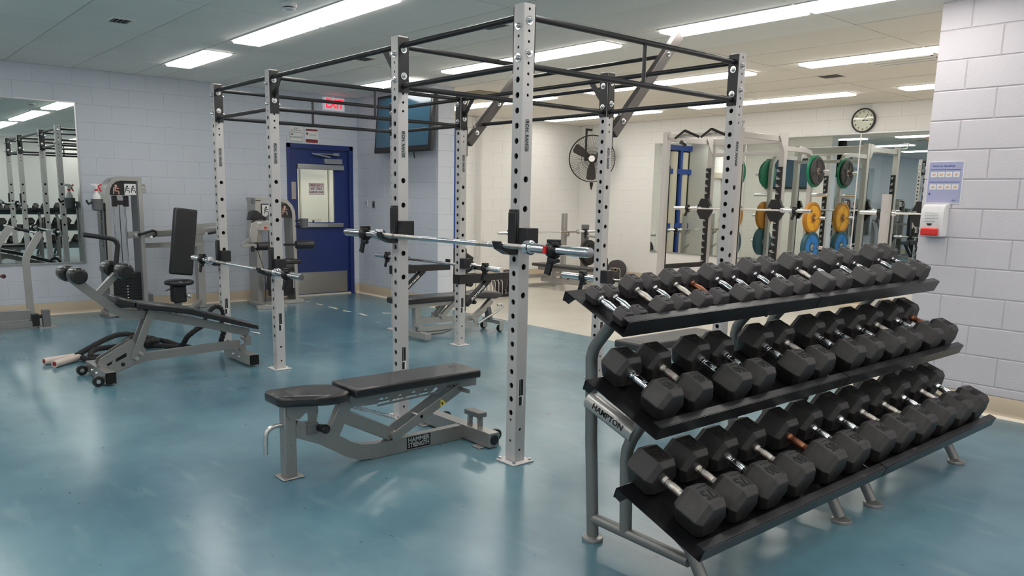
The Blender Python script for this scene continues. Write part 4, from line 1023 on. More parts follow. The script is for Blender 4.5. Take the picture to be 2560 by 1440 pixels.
for s_ in (-1, 1):
    x = dx_+s_*.042
    MB().yz([(1.52, .13), (1.535, .165), (1.78, .30), (1.80, .26), (1.86, .24), (1.89, .17), (1.80, .11), (1.61, .03), (1.58, .035), (1.55, .075)], x, .008).obj('ladder_plate', SILVD, t)
    MB().bar((x+s_*.012, 1.782, .135), (x+s_*.012, 1.945, .53), .012, .055, up=(0, 1, 0)).obj('lift_strut', SILVD, t, bevel=.003)
    for q in ((1.60, .06), (1.70, .105), (1.80, .14)): MB().tube((x, q[0], q[1]), (x+s_*.008, q[0], q[1]), .016, 12).obj('rubber_plug', PLAST, t)
    put('slot', MB().yz([(1.58, .12), (1.62, .14), (1.62, .12), (1.59, .105)], x+.0045, .001).mesh('slot', DARK, 0), t)
    put('slot', MB().yz([(1.65, .155), (1.73, .195), (1.73, .165), (1.65, .13)], x+.0045, .001).mesh('slot', DARK, 0), t)
MB().tube((dx_-.07, 1.80, .145), (dx_+.085, 1.80, .145), .014, 14).obj('axle', SILVM, t)
MB().tube((dx_, 1.83, .185), (dx_+.11, 1.83, .185), .013, 14).obj('catch_pin', SILVM, t)
MB().rpath([(dx_, 1.62, .06), (dx_, 1.78, .115), (dx_, 1.9, .14), (dx_, 2.66, .163)], .055, .065).obj('main_beam', SILVD, t)
MB().bar((dx_, 2.685, .1), (dx_, 2.685, .15), .05, .05).obj('rear_post', SILVD, t)
MB().tube((dx_-.05, 2.716, .205), (dx_+.06, 2.716, .205), .024, 16).obj('hinge_tube', SILVD, t)
MB().yz([(2.68, .15), (2.745, .15), (2.75, .22), (2.72, .24), (2.69, .22)], dx_+.045, .006).obj('hinge_plate', SILVD, t)
MB().rpath([(dx_, 1.39, .80), (dx_, 1.476, .715), (dx_, 1.60, .605), (dx_, 1.68, .53), (dx_, 1.74, .495), (dx_, 1.82, .487), (dx_, 1.95, .475), (dx_, 2.24, .40), (dx_, 2.74, .255)], .05, .065).obj('upper_frame', SILVD, t, smooth=50)
MB().bar((dx_, 1.56, .66), (dx_, 1.70, .81), .045, .05, up=(0, 1, 0)).obj('roller_arm', SILVD, t, bevel=.003)
MB().path([(dx_-.0, 1.705, .87), (dx_, 1.722, .98), (dx_, 1.73, 1.03), (dx_, 1.722, 1.06), (dx_, 1.70, 1.08), (dx_, 1.67, 1.088), (dx_, 1.60, 1.10), (dx_, 1.49, 1.118)], .018, 14, up=(1, 0, 0)).obj('handle', BLACKM, t)
def roller(parent, c, l, r):
    c = Vector(c); o = MB().lathe(c-V(l/2, 0, 0), (1, 0, 0), [(0, r*.55), (.003, r*.8), (.014, r*.97), (.03, r), (l-.03, r), (l-.014, r*.97), (l-.003, r*.8), (l, r*.55)], 22).obj('leg_roller', VINYL, parent)
    for e_ in (-1, 1):
        g = MB()
        for i in range(14):
            a = i*2*PI/14; g.bar(c+V(e_*(l/2-.008), math.cos(a)*r*.58, math.sin(a)*r*.58), c+V(e_*(l/2-.010), math.cos(a)*r*.9, math.sin(a)*r*.9), .008, .012, up=(1, 0, 0))
        put('gathered_pleats', g.mesh('gathered_pleats', PLAST), o)['kind'] = 'stuff'
        put('roller_cap', MB().tube(c+V(e_*(l/2-.002), 0, 0), c+V(e_*(l/2+.006), 0, 0), r*.6, 16).mesh('roller_cap', PLAST), o)
for c_, l in (((-6.46, 1.41, .822), .15), ((-6.70, 1.39, .822), .15), ((-6.45, 1.735, .84), .15), ((-6.70, 1.70, .845), .15)): roller(t, c_, l, .063)
MB().tube((-6.78, 1.40, .822), (-6.38, 1.41, .822), .012, 10).obj('roller_rod', PLAST, t); MB().tube((-6.78, 1.715, .84), (-6.38, 1.735, .84), .012, 10).obj('roller_rod', PLAST, t)
padpoly('seat_pad', [(1.655, .598), (1.665, .65), (1.795, .602), (1.79, .55)], dx_+.0, .27, t, bev=.012)
padpoly('back_pad', [(1.80, .548), (1.803, .597), (2.0, .562), (2.216, .522), (2.783, .335), (2.79, .29), (2.70, .315), (2.21, .47), (2.0, .51)], dx_, .27, t, VINYL, .012)
MB().tube((dx_+.04, 2.75, .262), (dx_+.04, 2.83, .24), .006, 8).obj('pull_pin', ALU, t)
# ------------------------------------------------------------------ battle rope
t = thing('battle_rope', 'coiled black battle rope with white handles hooked to the rack', 'rope', (-7.6, 1.9, 0))
def rope(pts, name='rope_length', r=.024):
    # smooth then twist three strands
    def cr(p0, p1, p2, p3, t_): return 0.5*((2*p1)+(-p0+p2)*t_+(2*p0-5*p1+4*p2-p3)*t_*t_+(-p0+3*p1-3*p2+p3)*t_*t_*t_)
    P = [Vector(p) for p in pts]; P = [2*P[0]-P[1]]+P+[2*P[-1]-P[-2]]; C = []
    for i in range(1, len(P)-2):
        n_ = max(3, int((P[i+1]-P[i]).length/.02))
        for k in range(n_): C.append(cr(P[i-1], P[i], P[i+1], P[i+2], k/n_))
    C.append(P[-2]); mb = MB(); ln = 0; pu = V(0, 0, 1)
    strands = [[], [], []]
    for i, c in enumerate(C):
        d = (C[min(i+1, len(C)-1)]-C[max(i-1, 0)]).normalized()
        if i: ln += (c-C[i-1]).length
        a = d.cross(pu)
        if a.length < .05: a = d.cross(V(1, 0, 0))
        a.normalize(); u = a.cross(d); pu = u
        for s_ in range(3):
            k = ln*58+s_*2*PI/3; strands[s_].append(c+(a*math.cos(k)+u*math.sin(k))*r*.45)
    for s_ in strands: mb.path(s_, r*.62, 7)
    return mb.obj(name, ROPE, t)
rope([(-7.42, 1.56, .035), (-7.62, 1.72, .06), (-7.85, 1.93, .09), (-8.02, 2.10, .09), (-8.06, 2.25, .06), (-7.9, 2.35, .04), (-7.7, 2.33, .05), (-7.55, 2.22, .08), (-7.5, 2.05, .07), (-7.56, 1.85, .06), (-7.48, 1.72, .06), (-7.3, 1.66, .045), (-7.25, 1.75, .04), (-7.4, 1.9, .04), (-7.6, 2.1, .03), (-7.55, 2.3, .03), (-7.35, 2.42, .04), (-7.15, 2.44, .17), (-7.13, 2.58, .255), (-7.14, 2.70, .225), (-7.14, 2.755, .18), (-7.16, 2.74, .1), (-7.2, 2.75, .04)])
rope([(-7.36, 1.60, .03), (-7.25, 1.62, .03), (-7.18, 1.72, .03), (-7.28, 1.86, .035), (-7.5, 1.98, .1), (-7.75, 2.15, .1), (-7.85, 2.3, .05), (-7.75, 2.42, .03), (-7.5, 2.44, .03), (-7.3, 2.5, .03)])
rope([(-7.13, 2.56, .26), (-7.12, 2.60, .34), (-7.12, 2.66, .41), (-7.12, 2.72, .41), (-7.14, 2.755, .35), (-7.15, 2.74, .25)], r=.02)
for a, b_, c_ in (((-7.36, 1.31, .03), (-7.44, 1.56, .032), 0), ((-7.20, 1.355, .03), (-7.38, 1.585, .034), 1)):
    MB().lathe(a, V(*b_)-V(*a), [(0, .024), (0, .029), (.004, .03), ((V(*b_)-V(*a)).length-.01, .028), ((V(*b_)-V(*a)).length, .024)], 16).obj('rope_handle', mat('rope_handle_white', (206, 190, 182), .45) if c_ == 0 else bpy.data.materials['rope_handle_white'], t)
    MB().tube(V(*a)-(V(*b_)-V(*a)).normalized()*.0005, a, .02, 12).obj('handle_end', INKR, t)
# ------------------------------------------------------------------ bench with wheels behind the rack
bx_ = -6.64
t = thing('adjustable_bench', 'silver framed wheeled bench with raised seat standing inside the back of the rack', 'bench', (bx_, 5.0, 0))
pad('back_pad', bx_-.14, bx_+.13, 4.30, 5.20, .375, .437, t, VINYL)
MB().bb(bx_-.035, bx_+.035, 4.36, 5.18, .325, .374).obj('pad_rail', SILVM, t)
MB().yz([(5.215, .395), (5.23, .43), (5.40, .45), (5.62, .425), (5.63, .385), (5.55, .36), (5.35, .375)], bx_, .25).obj('seat_pad', VINYLG, t, bevel=.018, seg=3)
MB().bb(bx_-.035, bx_+.035, 4.54, 4.61, .05, .325).obj('front_post', SILVM, t, bevel=.004)
MB().bb(bx_-.30, bx_+.25, 4.52, 4.585, .02, .085).obj('front_foot_tube', SILVM, t, bevel=.004)
MB().rpath([(bx_, 4.58, .185), (bx_, 5.28, .16), (bx_, 5.36, .175), (bx_, 5.46, .24), (bx_, 5.57, .33)], .05, .06).obj('main_beam', SILVM, t)
MB().rpath([(bx_+.06, 4.55, .115), (bx_+.06, 5.31, .09)], .03, .05).obj('lower_link', SILVM, t)
MB().path([(bx_, 4.60, .045), (bx_, 4.9, .04), (bx_, 5.0, .06), (bx_, 5.08, .1)], .024, 12, up=(1, 0, 0)).obj('bow_tube', SILVM, t)
MB().bar((bx_+.03, 4.86, .2), (bx_+.03, 5.06, .36), .03, .05, up=(0, -1, 1)).obj('lift_link', SILVM, t)
MB().bar((bx_-.03, 4.80, .19), (bx_-.03, 4.96, .34), .03, .05, up=(0, -1, 1)).obj('lift_link', SILVM, t)
MB().tube((bx_-.08, 4.83, .235), (bx_+.1, 4.80, .24), .012, 10).obj('catch_pin', SILVM, t)
MB().tube((bx_+.03, 4.55, .14), (bx_+.11, 4.55, .14), .022, 14).obj('pivot_hub', SILVM, t)
MB().path([(bx_+.08, 5.33, .10), (bx_+.08, 5.62, .225), (bx_+.08, 5.675, .255), (bx_+.08, 5.66, .285), (bx_+.08, 5.60, .285)], .011, 12, up=(1, 0, 0)).obj('lift_handle', ALU, t)
MB().yz([(5.27, .16), (5.31, .17), (5.35, .09), (5.33, .06), (5.29, .07)], bx_+.07, .012).obj('pivot_plate', SILVM, t)
MB().bar((bx_, 5.52, .26), (bx_, 5.55, .12), .07, .05).obj('rear_post', MDARK, t, bevel=.004)
MB().bar((bx_-.1, 5.56, .105), (bx_+.2, 5.56, .105), .04, .04).obj('axle_beam', SILVM, t)
for x in (bx_-.08, bx_+.2):
    MB().bb(x-.003, x+.003, 5.53, 5.59, .02, .13).obj('wheel_bracket', SILVM, t)
    wheel(t, (x-.03, 5.56, .04), .04, .03)
MB().lathe((bx_+.03, 5.28, .33), (1, .2, .1), [(0, .018), (.03, .022), (.05, .018)], 12).obj('pull_knob', PLAST, t)
# flat bench beyond the dumbbells
t = thing('flat_bench', 'black topped flat bench glimpsed between the two upper dumbbell shelves', 'bench', (-3.58, 4.75, 0))
pad('bench_pad', -3.715, -3.445, 4.28, 5.25, .395, .452, t, VINYLG)
MB().bb(-3.62, -3.55, 4.4, 5.15, .33, .394).obj('pad_rail', SILVM, t)
for y in (4.45, 5.08):
    MB().bar((-3.585, y, .33), (-3.585, y+(.06 if y > 4.7 else -.06), .06), .06, .05).obj('leg', SILVM, t)
    MB().bar((-3.84, y+(.06 if y > 4.7 else -.06), .03), (-3.33, y+(.06 if y > 4.7 else -.06), .03), .06, .06).obj('foot_tube', SILVM, t, bevel=.004)
# ------------------------------------------------------------------ weight stack press machine on the left wall
def figure(parent, c, s, m, n=(1, 0, 0), e=(0, 1, 0)):
    """little printed exercise diagram of a seated figure"""
    c = Vector(c); e = Vector(e); u = V(0, 0, 1); mb = MB()
    def P(a, b_): return c+e*a*s+u*b_*s
    mb.lathe(P(0, .42)-Vector(n)*.0005, n, [(0, .13*s), (.001, .13*s)], 10)
    for a, b_ in (((-.05, .3), (-.1, -.1)), ((-.1, -.1), (.25, -.12)), ((.25, -.12), (.27, -.45)), ((-.05, .2), (.28, .15)), ((-.2, .3), (-.25, -.4))):
        mb.bar(P(*a), P(*b_), .001, .09*s, up=tuple(V(*n).cross(P(*b_)-P(*a))))
    return put('figure_mark', mb.mesh('figure_mark', m, 0), parent)
def press():
    t = thing('chest_press_machine', 'grey weight stack press machine with spray bottle holder by the left wall', 'exercise machine', (-9.7, 3.0, 0))
    xf_, xb_ = -9.76, -10.02; xm = (xf_+xb_)/2; D = xf_-xb_
    pts = [(xm, 2.475, .03), (xm, 2.50, 1.40), (xm, 2.512, 1.47), (xm, 2.54, 1.53), (xm, 2.59, 1.573), (xm, 2.65, 1.588), (xm, 2.88, 1.588)]
    MB().rpath(pts, D, .045, up=(0, 1, 0)).obj('arched_frame', SILVM, t, smooth=50)
    MB().bb(xb_, xf_-.004, 2.445, 2.452, .05, 1.3).obj('side_cover', MDARK, t)
    MB().bb(xb_, xf_, 2.835, 2.88, .03, 1.57).obj('right_post', SILVM, t, bevel=.004)
    MB().bb(xb_+.01, xf_-.01, 2.82, 2.835, .05, 1.56).obj('inner_cover', MDARK, t)
    o = MB().bb(xf_-.03, xf_-.015, 2.535, 2.82, 1.40, 1.565).obj('top_panel', PLAST, t)
    pl = MB().bb(xf_-.015, xf_-.011, 2.69, 2.815, 1.405, 1.53).obj('placard', PAPER, t)
    figure(pl, (xf_-.0105, 2.72, 1.465), .085, INK); figure(pl, (xf_-.0105, 2.785, 1.465), .085, INK)
    figure(o, (xf_-.0145, 2.60, 1.46), .11, PINK)
    MB().bb(xf_-.14, xf_-.05, 2.575, 2.615, 1.27, 1.395).bb(xf_-.14, xf_-.05, 2.695, 2.74, 1.27, 1.395).bb(xf_-.13, xf_-.06, 2.6, 2.72, 1.29, 1.34).obj('pulley_block', PLAST, t, bevel=.004)
    MB().tube((xf_-.12, 2.66, 1.36), (xf_-.08, 2.66, 1.36), .03, 16).obj('pulley', ALU, t)
    for y in (2.595, 2.715): MB().tube((xm, y, .1), (xm, y, 1.28), .0085, 10).obj('guide_rod', CHROME, t)
    MB().tube((xm, 2.655, .5), (xm, 2.655, 1.3), .004, 8).obj('cable', PLAST, t)
    for i in range(12): put('weight_plate', MB().bb(xf_-.2, xf_-.035, 2.53, 2.82, .1+i*.034, .131+i*.034).mesh('weight_plate', PLAST, 0), t)
    for i in range(8): put('stack_mark', MB().bb(xf_-.035, xf_-.0345, 2.66, 2.675, .11+i*.034, .12+i*.034).mesh('stack_mark', YELLS if i == 3 else PAPER, 0), t)
    MB().bb(xb_-.02, xf_+.02, 2.4, 2.5, 0, .012).obj('foot_plate', MDARK, t, bevel=.003)
    MB().bb(xb_-.1, xf_, 2.44, 2.9, .012, .06).obj('base_frame', SILVM, t, bevel=.004)
    MB().xz([(xf_-.2, 1.44), (xf_-.02, 1.43), (xf_-.02, 1.50), (xf_-.06, 1.53), (xf_-.2, 1.53)], 2.905, .05).obj('pulley_housing', SILVM, t, bevel=.004)
    MB().tube((xm, 2.915, 1.44), (xm, 2.90, .22), .0035, 8).obj('cable', PLAST, t)
    MB().bb(xm-.06, xm+.06, 2.87, 2.96, .14, .24).obj('pulley_box', MDARK, t, bevel=.01)
    text('lettering', 'LifeFitness', .10, INK, (xm+.04, 2.443, 1.02), (0, 0, 1), (-1, 0, 0), t, bold=.001)
    xa = -9.80
    MB().bar((xa, 2.70, .945), (xa, 3.80, .985), .05, .075).obj('press_arm', SILVD, t, bevel=.004)
    MB().bar((xm, 2.88, .815), (xm, 3.62, .82), .05, .06).obj('cross_tube', SILVM, t, bevel=.004)
    for y, sg in ((2.80, 1), (3.62, 1)):
        MB().path([(xa+.04, y, .95), (xa+.10, y+.05, .965), (xa+.10, y+.15, 1.0), (xa+.10, y+.19, .985), (xa+.10, y+.19, .95), (xa+.10, y+.14, .92)], .014, 12, up=(1, 0, 0)).obj('grip', PLAST, t)
        MB().lathe((xa+.10, y+.135, .90), (0, 0, 1), [(0, .002), (.008, .017), (.02, .02), (.032, .017), (.04, .002)], 14).obj('grip_ball', WHITEP, t)
        MB().lathe((xa+.025, y-.02, .95), (1, 0, 0), [(0, .02), (.03, .02)], 14).obj('pivot_cap', ALU, t)
    MB().bb(-10.12, -10.02, 3.57, 3.66, .0, 1.06).obj('rear_column', SILVM, t, bevel=.006)
    MB().bar((-10.05, 3.6, 1.03), (-9.95, 3.86, 1.06), .05, .05).obj('upper_brace', SILVM, t)
    MB().bar((-10.05, 3.6, .09), (-9.62, 3.30, .03), .05, .05).obj('lower_brace', SILVM, t)
    # seat and back
    R = Matrix.Rotation(math.radians(-7), 3, 'X')
    MB().box((-9.28, 3.155, .885), (.07, .262, .76), R).obj('back_pad', VINYL, t, bevel=.022, seg=4)
    MB().bar((-9.34, 3.17, .62), (-9.34, 3.2, 1.1), .06, .03, up=(1, 0, 0)).obj('back_bracket', MDARK, t)
    MB().bar((-9.34, 3.17, .93), (-10.05, 3.3, .96), .05, .05).obj('back_tube', SILVM, t)
    MB().lathe((-9.2, 3.06, .40), (0, 0, 1), [(0, .12), (.01, .155), (.03, .163), (.05, .155), (.062, .12)], 24).obj('seat_pad', VINYL, t, smooth=60)
    MB().bb(-9.28, -9.2, 3.02, 3.08, .01, .24).obj('seat_post', MDARK, t, bevel=.004)
    MB().bb(-9.3, -9.16, 2.98, 3.13, .2, .4).obj('seat_carriage', PLAST, t, bevel=.02)
    MB().path([(-9.2, 3.02, .36), (-9.12, 2.93, .37), (-9.12, 2.88, .35)], .007, 8).obj('seat_lever', PLAST, t)
    MB().lathe((-9.14, 3.14, .28), (1, .4, 0), [(0, .03), (.02, .035), (.04, .02)], 14).obj('adjust_knob', ALU, t)
    MB().bb(-9.32, -9.14, 2.95, 3.13, 0, .012).obj('seat_foot', SILVM, t, bevel=.004)
    MB().bar((-9.26, 3.06, .04), (-10.0, 3.2, .04), .06, .05).obj('floor_tube', SILVM, t)
    # holder
    MB().path([(xf_-.02, 2.47, 1.30), (xf_+.02, 2.40, 1.30)], .012, 8).obj('holder_arm', PLAST, t); MB().path([(xf_-.02, 2.47, 1.24), (xf_+.02, 2.40, 1.24)], .012, 8).obj('holder_arm', PLAST, t)
    MB().lathe((-9.74, 2.385, 1.225), (0, 0, 1), [(0, .045), (.01, .056), (.13, .064), (.13, .06), (.012, .05)], 20, cap=True).obj('bottle_holder', MDARK, t)
    MB().path([(-9.72, 2.325, 1.32), (-9.71, 2.29, 1.30), (-9.71, 2.275, 1.32), (-9.71, 2.27, 1.345)], .011, 8).obj('holder_hook', PLAST, t)
    return t
pr = press()
def bottle(x, y, z, label):
    t = thing('spray_bottle', label, 'bottle', (x, y, z))
    MB().lathe((0, 0, 0), (0, 0, 1), [(0, .04), (.005, .044), (.13, .044), (.16, .036), (.19, .018), (.205, .016), (.205, .013)], 20).obj('bottle', WHITEP, t, world=False)
    MB().lathe((0, 0, .205), (0, 0, 1), [(0, .018), (.022, .018)], 14).obj('red_collar', REDP, t, world=False)
    MB().yz([(-.055, .265), (-.05, .285), (.0, .287), (.04, .27), (.04, .245), (.012, .24), (.012, .225), (-.012, .225), (-.012, .255)], 0, .024).obj('spray_head', WHITEP, t, bevel=.003, world=False)
    MB().yz([(.012, .262), (.05, .285), (.058, .27), (.03, .255), (.055, .20), (.045, .195), (.015, .245)], .003, .02).obj('trigger', REDP, t, world=False)
bottle(-9.74, 2.385, 1.238, 'white spray bottle with red trigger in the machine holder')
def lateral():
    t = thing('lateral_raise_machine', 'pale weight stack machine with black roller pads beside the blue door', 'exercise machine', (-9.9, 4.5, 0))
    xf_, xb_ = -9.82, -10.08; xm = (xf_+xb_)/2; D = xf_-xb_
    MB().rpath([(xm, 4.82, .03), (xm, 4.80, 1.15), (xm, 4.795, 1.22), (xm, 4.765, 1.29), (xm, 4.71, 1.345), (xm, 4.64, 1.37), (xm, 4.26, 1.375)], D, .045, up=(0, 1, 0)).obj('arched_frame', SILVM, t, smooth=50)
    MB().bb(xb_, xf_, 4.27, 4.345, .03, 1.37).obj('left_post', SILVM, t, bevel=.004)
    MB().bb(xf_-.02, xf_+.01, 4.22, 4.27, 1.32, 1.385).obj('corner_cap', MDARK, t, bevel=.004)
    o = MB().bb(xf_-.03, xf_-.015, 4.35, 4.775, 1.14, 1.32).obj('top_panel', PLAST, t)
    pl = MB().bb(xf_-.015, xf_-.011, 4.365, 4.56, 1.155, 1.305).obj('placard', PAPER, t)
    figure(pl, (xf_-.0105, 4.42, 1.23), .1, INK); figure(pl, (xf_-.0105, 4.51, 1.23), .1, INK); figure(o, (xf_-.0145, 4.68, 1.23), .12, PINK)
    for y in (4.5, 4.6): MB().tube((xm, y, .1), (xm, y, 1.15), .0085, 10).obj('guide_rod', CHROME, t)
    for i in range(11): put('weight_plate', MB().bb(xf_-.2, xf_-.035, 4.5, 4.77, .1+i*.034, .131+i*.034).mesh('weight_plate', PLAST, 0), t)
    MB().bb(xf_-.03, xf_-.028, 4.78, 4.80, .2, .42).obj('load_scale', PAPER, t)
    MB().bb(xb_-.05, xf_+.03, 4.25, 4.9, .0, .05).obj('base_frame', SILVM, t, bevel=.004)
    MB().bb(xf_, xf_+.34, 4.2, 4.27, .01, .055).obj('floor_tube', SILVM, t, bevel=.004)
    MB().bb(xf_+.3, xf_+.36, 4.1, 4.5, .0, .05).obj('front_foot', SILVM, t, bevel=.004)
    xs_ = -9.66
    MB().yz([(4.10, .83), (4.085, .92), (4.10, 1.0), (4.125, 1.08), (4.18, 1.115), (4.40, 1.11), (4.38, 1.06), (4.22, 1.03), (4.20, .90), (4.19, .83)], xs_, .10).obj('cam_housing', SILVM, t, bevel=.008)
    MB().yz([(4.10, 1.115), (4.13, 1.22), (4.16, 1.24), (4.20, 1.235), (4.33, 1.13)], xs_, .13).obj('shoulder_cap', PLAST, t, bevel=.01)
    MB().yz([(4.30, 1.1), (4.42, 1.21), (4.50, 1.21), (4.50, 1.08), (4.36, 1.05)], xs_-.02, .08).obj('arm_shroud', MDARK, t, bevel=.008)
    MB().bar((xs_+.03, 4.19, 1.02), (xs_+.03, 4.46, 1.015), .05, .075).obj('pivot_arm', SILVM, t, bevel=.01)
    MB().lathe((xs_+.056, 4.30, 1.02), (1, 0, 0), [(0, .018), (.003, .018)], 14).obj('red_badge', REDP, t)
    MB().bb(xs_+.0535, xs_+.0545, 4.19, 4.25, 1.075, 1.095).obj('warning_label', PAPER, t)
    MB().bar((xs_+.02, 4.13, .90), (xs_+.10, 3.98, .81), .03, .04).obj('drop_arm', SILVM, t)
    MB().bar((xs_+.1, 3.96, .81), (xs_+.1, 4.28, .785), .025, .045).obj('roller_arm', SILVM, t, bevel=.003)
    MB().lathe((xs_+.1, 4.15, .79), (-.25, 1, 0), [(0, .035), (.01, .05), (.2, .055), (.235, .055), (.25, .04)], 20).obj('roller_pad', VINYL, t)
    MB().lathe((xs_+.1, 4.68, .80), (.2, 1, 0), [(0, .04), (.01, .052), (.2, .055), (.235, .055), (.25, .04)], 20).obj('roller_pad', VINYL, t)
    MB().bar((xs_+.03, 4.55, .80), (xs_+.1, 4.70, .80), .03, .03).obj('roller_arm', PLAST, t)
    MB().lathe((xs_+.13, 4.09, .73), (0, 0, 1), [(0, .018), (.01, .025), (.06, .022), (.07, .012)], 12).obj('counter_weight', PLAST, t)
    MB().box((xs_-.05, 4.47, .87), (.06, .07, .30), Matrix.Rotation(.12, 3, 'X')).obj('back_pad', VINYL, t, bevel=.02, seg=3)
    MB().bb(xs_-.12, xs_+.12, 4.48, 4.76, .55, .61).obj('seat_pad', VINYL, t, bevel=.018, seg=3)
    MB().bar((xs_-.02, 4.5, .56), (xs_-.02, 4.44, .05), .06, .06).obj('seat_post', SILVM, t)
    MB().yz([(4.33, .44), (4.52, .46), (4.54, .2), (4.42, .14), (4.30, .24)], xs_+.03, .06).obj('pulley_guard', PLAST, t, bevel=.012)
    MB().path([(xs_+.02, 4.17, .84), (xs_+.0, 4.30, .45), (xs_-.0, 4.30, .06)], .004, 8).obj('cable', PLAST, t)
    MB().path([(xf_-.0, 4.82, 1.10), (xf_+.02, 4.88, 1.10)], .012, 8).obj('holder_arm', PLAST, t); MB().path([(xf_-.0, 4.82, 1.03), (xf_+.02, 4.88, 1.03)], .012, 8).obj('holder_arm', PLAST, t)
    MB().lathe((-9.80, 4.93, 1.0), (0, 0, 1), [(0, .04), (.01, .052), (.13, .06), (.13, .055), (.012, .045)], 18).obj('bottle_holder', MDARK, t)
    return t
la = lateral()
dup(pr, (-9.7, -0.2, 0), 0, 'grey weight stack press machine further along the wall, seen only in mirrors')
dup(la, (-9.8, -1.9, 0), 0, 'pale weight stack machine with roller pads, seen only in the far mirror')
# low machine cut by the left edge
t = thing('row_machine', 'low grey machine with bent upright and black grip bar at the left edge', 'exercise machine', (-9.5, 1.2, 0))
MB().rpath([(-9.5, 1.605, .15), (-9.5, 1.598, .70), (-9.5, 1.612, .76), (-9.5, 1.75, 1.0)], .05, .065, up=(0, 1, 0)).obj('bent_upright', SILVM, t, smooth=50)
MB().bar((-9.5, .3, .145), (-9.5, 1.60, .145), .07, .10).obj('base_beam', SILVD, t, bevel=.004)
MB().bar((-9.46, .3, .05), (-9.46, 1.62, .05), .06, .06).obj('lower_tube', SILVD, t)
MB().bb(-9.55, -9.42, 1.60, 1.67, .02, .15).obj('end_block', PLAST, t, bevel=.006)
MB().bb(-9.50, -9.43, 1.70, 1.775, .01, .185).obj('foot_post', MDARK, t, bevel=.005)
MB().bb(-9.54, -9.38, 1.66, 1.82, 0, .01).obj('foot_plate', SILVM, t)
MB().tube((-9.46, 1.66, .12), (-9.46, 1.70, .12), .02, 12).obj('axle', PLAST, t)
MB().tube((-9.5, 1.30, 1.115), (-9.5, 1.74, .99), .011, 12).obj('handle_rod', CHROME, t)
for a, b_ in ((.08, .28), (.5, .8)):
    p = V(-9.5, 1.30, 1.115); q = V(-9.5, 1.74, .99); MB().tube(p.lerp(q, a), p.lerp(q, b_), .017, 12).obj('foam_grip', PLAST, t)
MB().rpath([(-9.5, 1.48, 1.06), (-9.5, 1.30, .80), (-9.5, 1.05, .55)], .05, .065, up=(0, 1, 0)).obj('swing_arm', SILVM, t)
MB().bar((-9.5, 1.05, .55), (-9.5, .9, .15), .05, .06).obj('rear_upright', SILVM, t)
MB().tube((-9.4, 1.36, .57), (-9.34, 1.365, .57), .022, 14).obj('adjust_knob', mat('dark_red_knob', (84, 24, 36), .4), t)
MB().bar((-9.4, .9, .5), (-9.4, 1.36, .57), .02, .02).obj('knob_rod', SILVD, t)
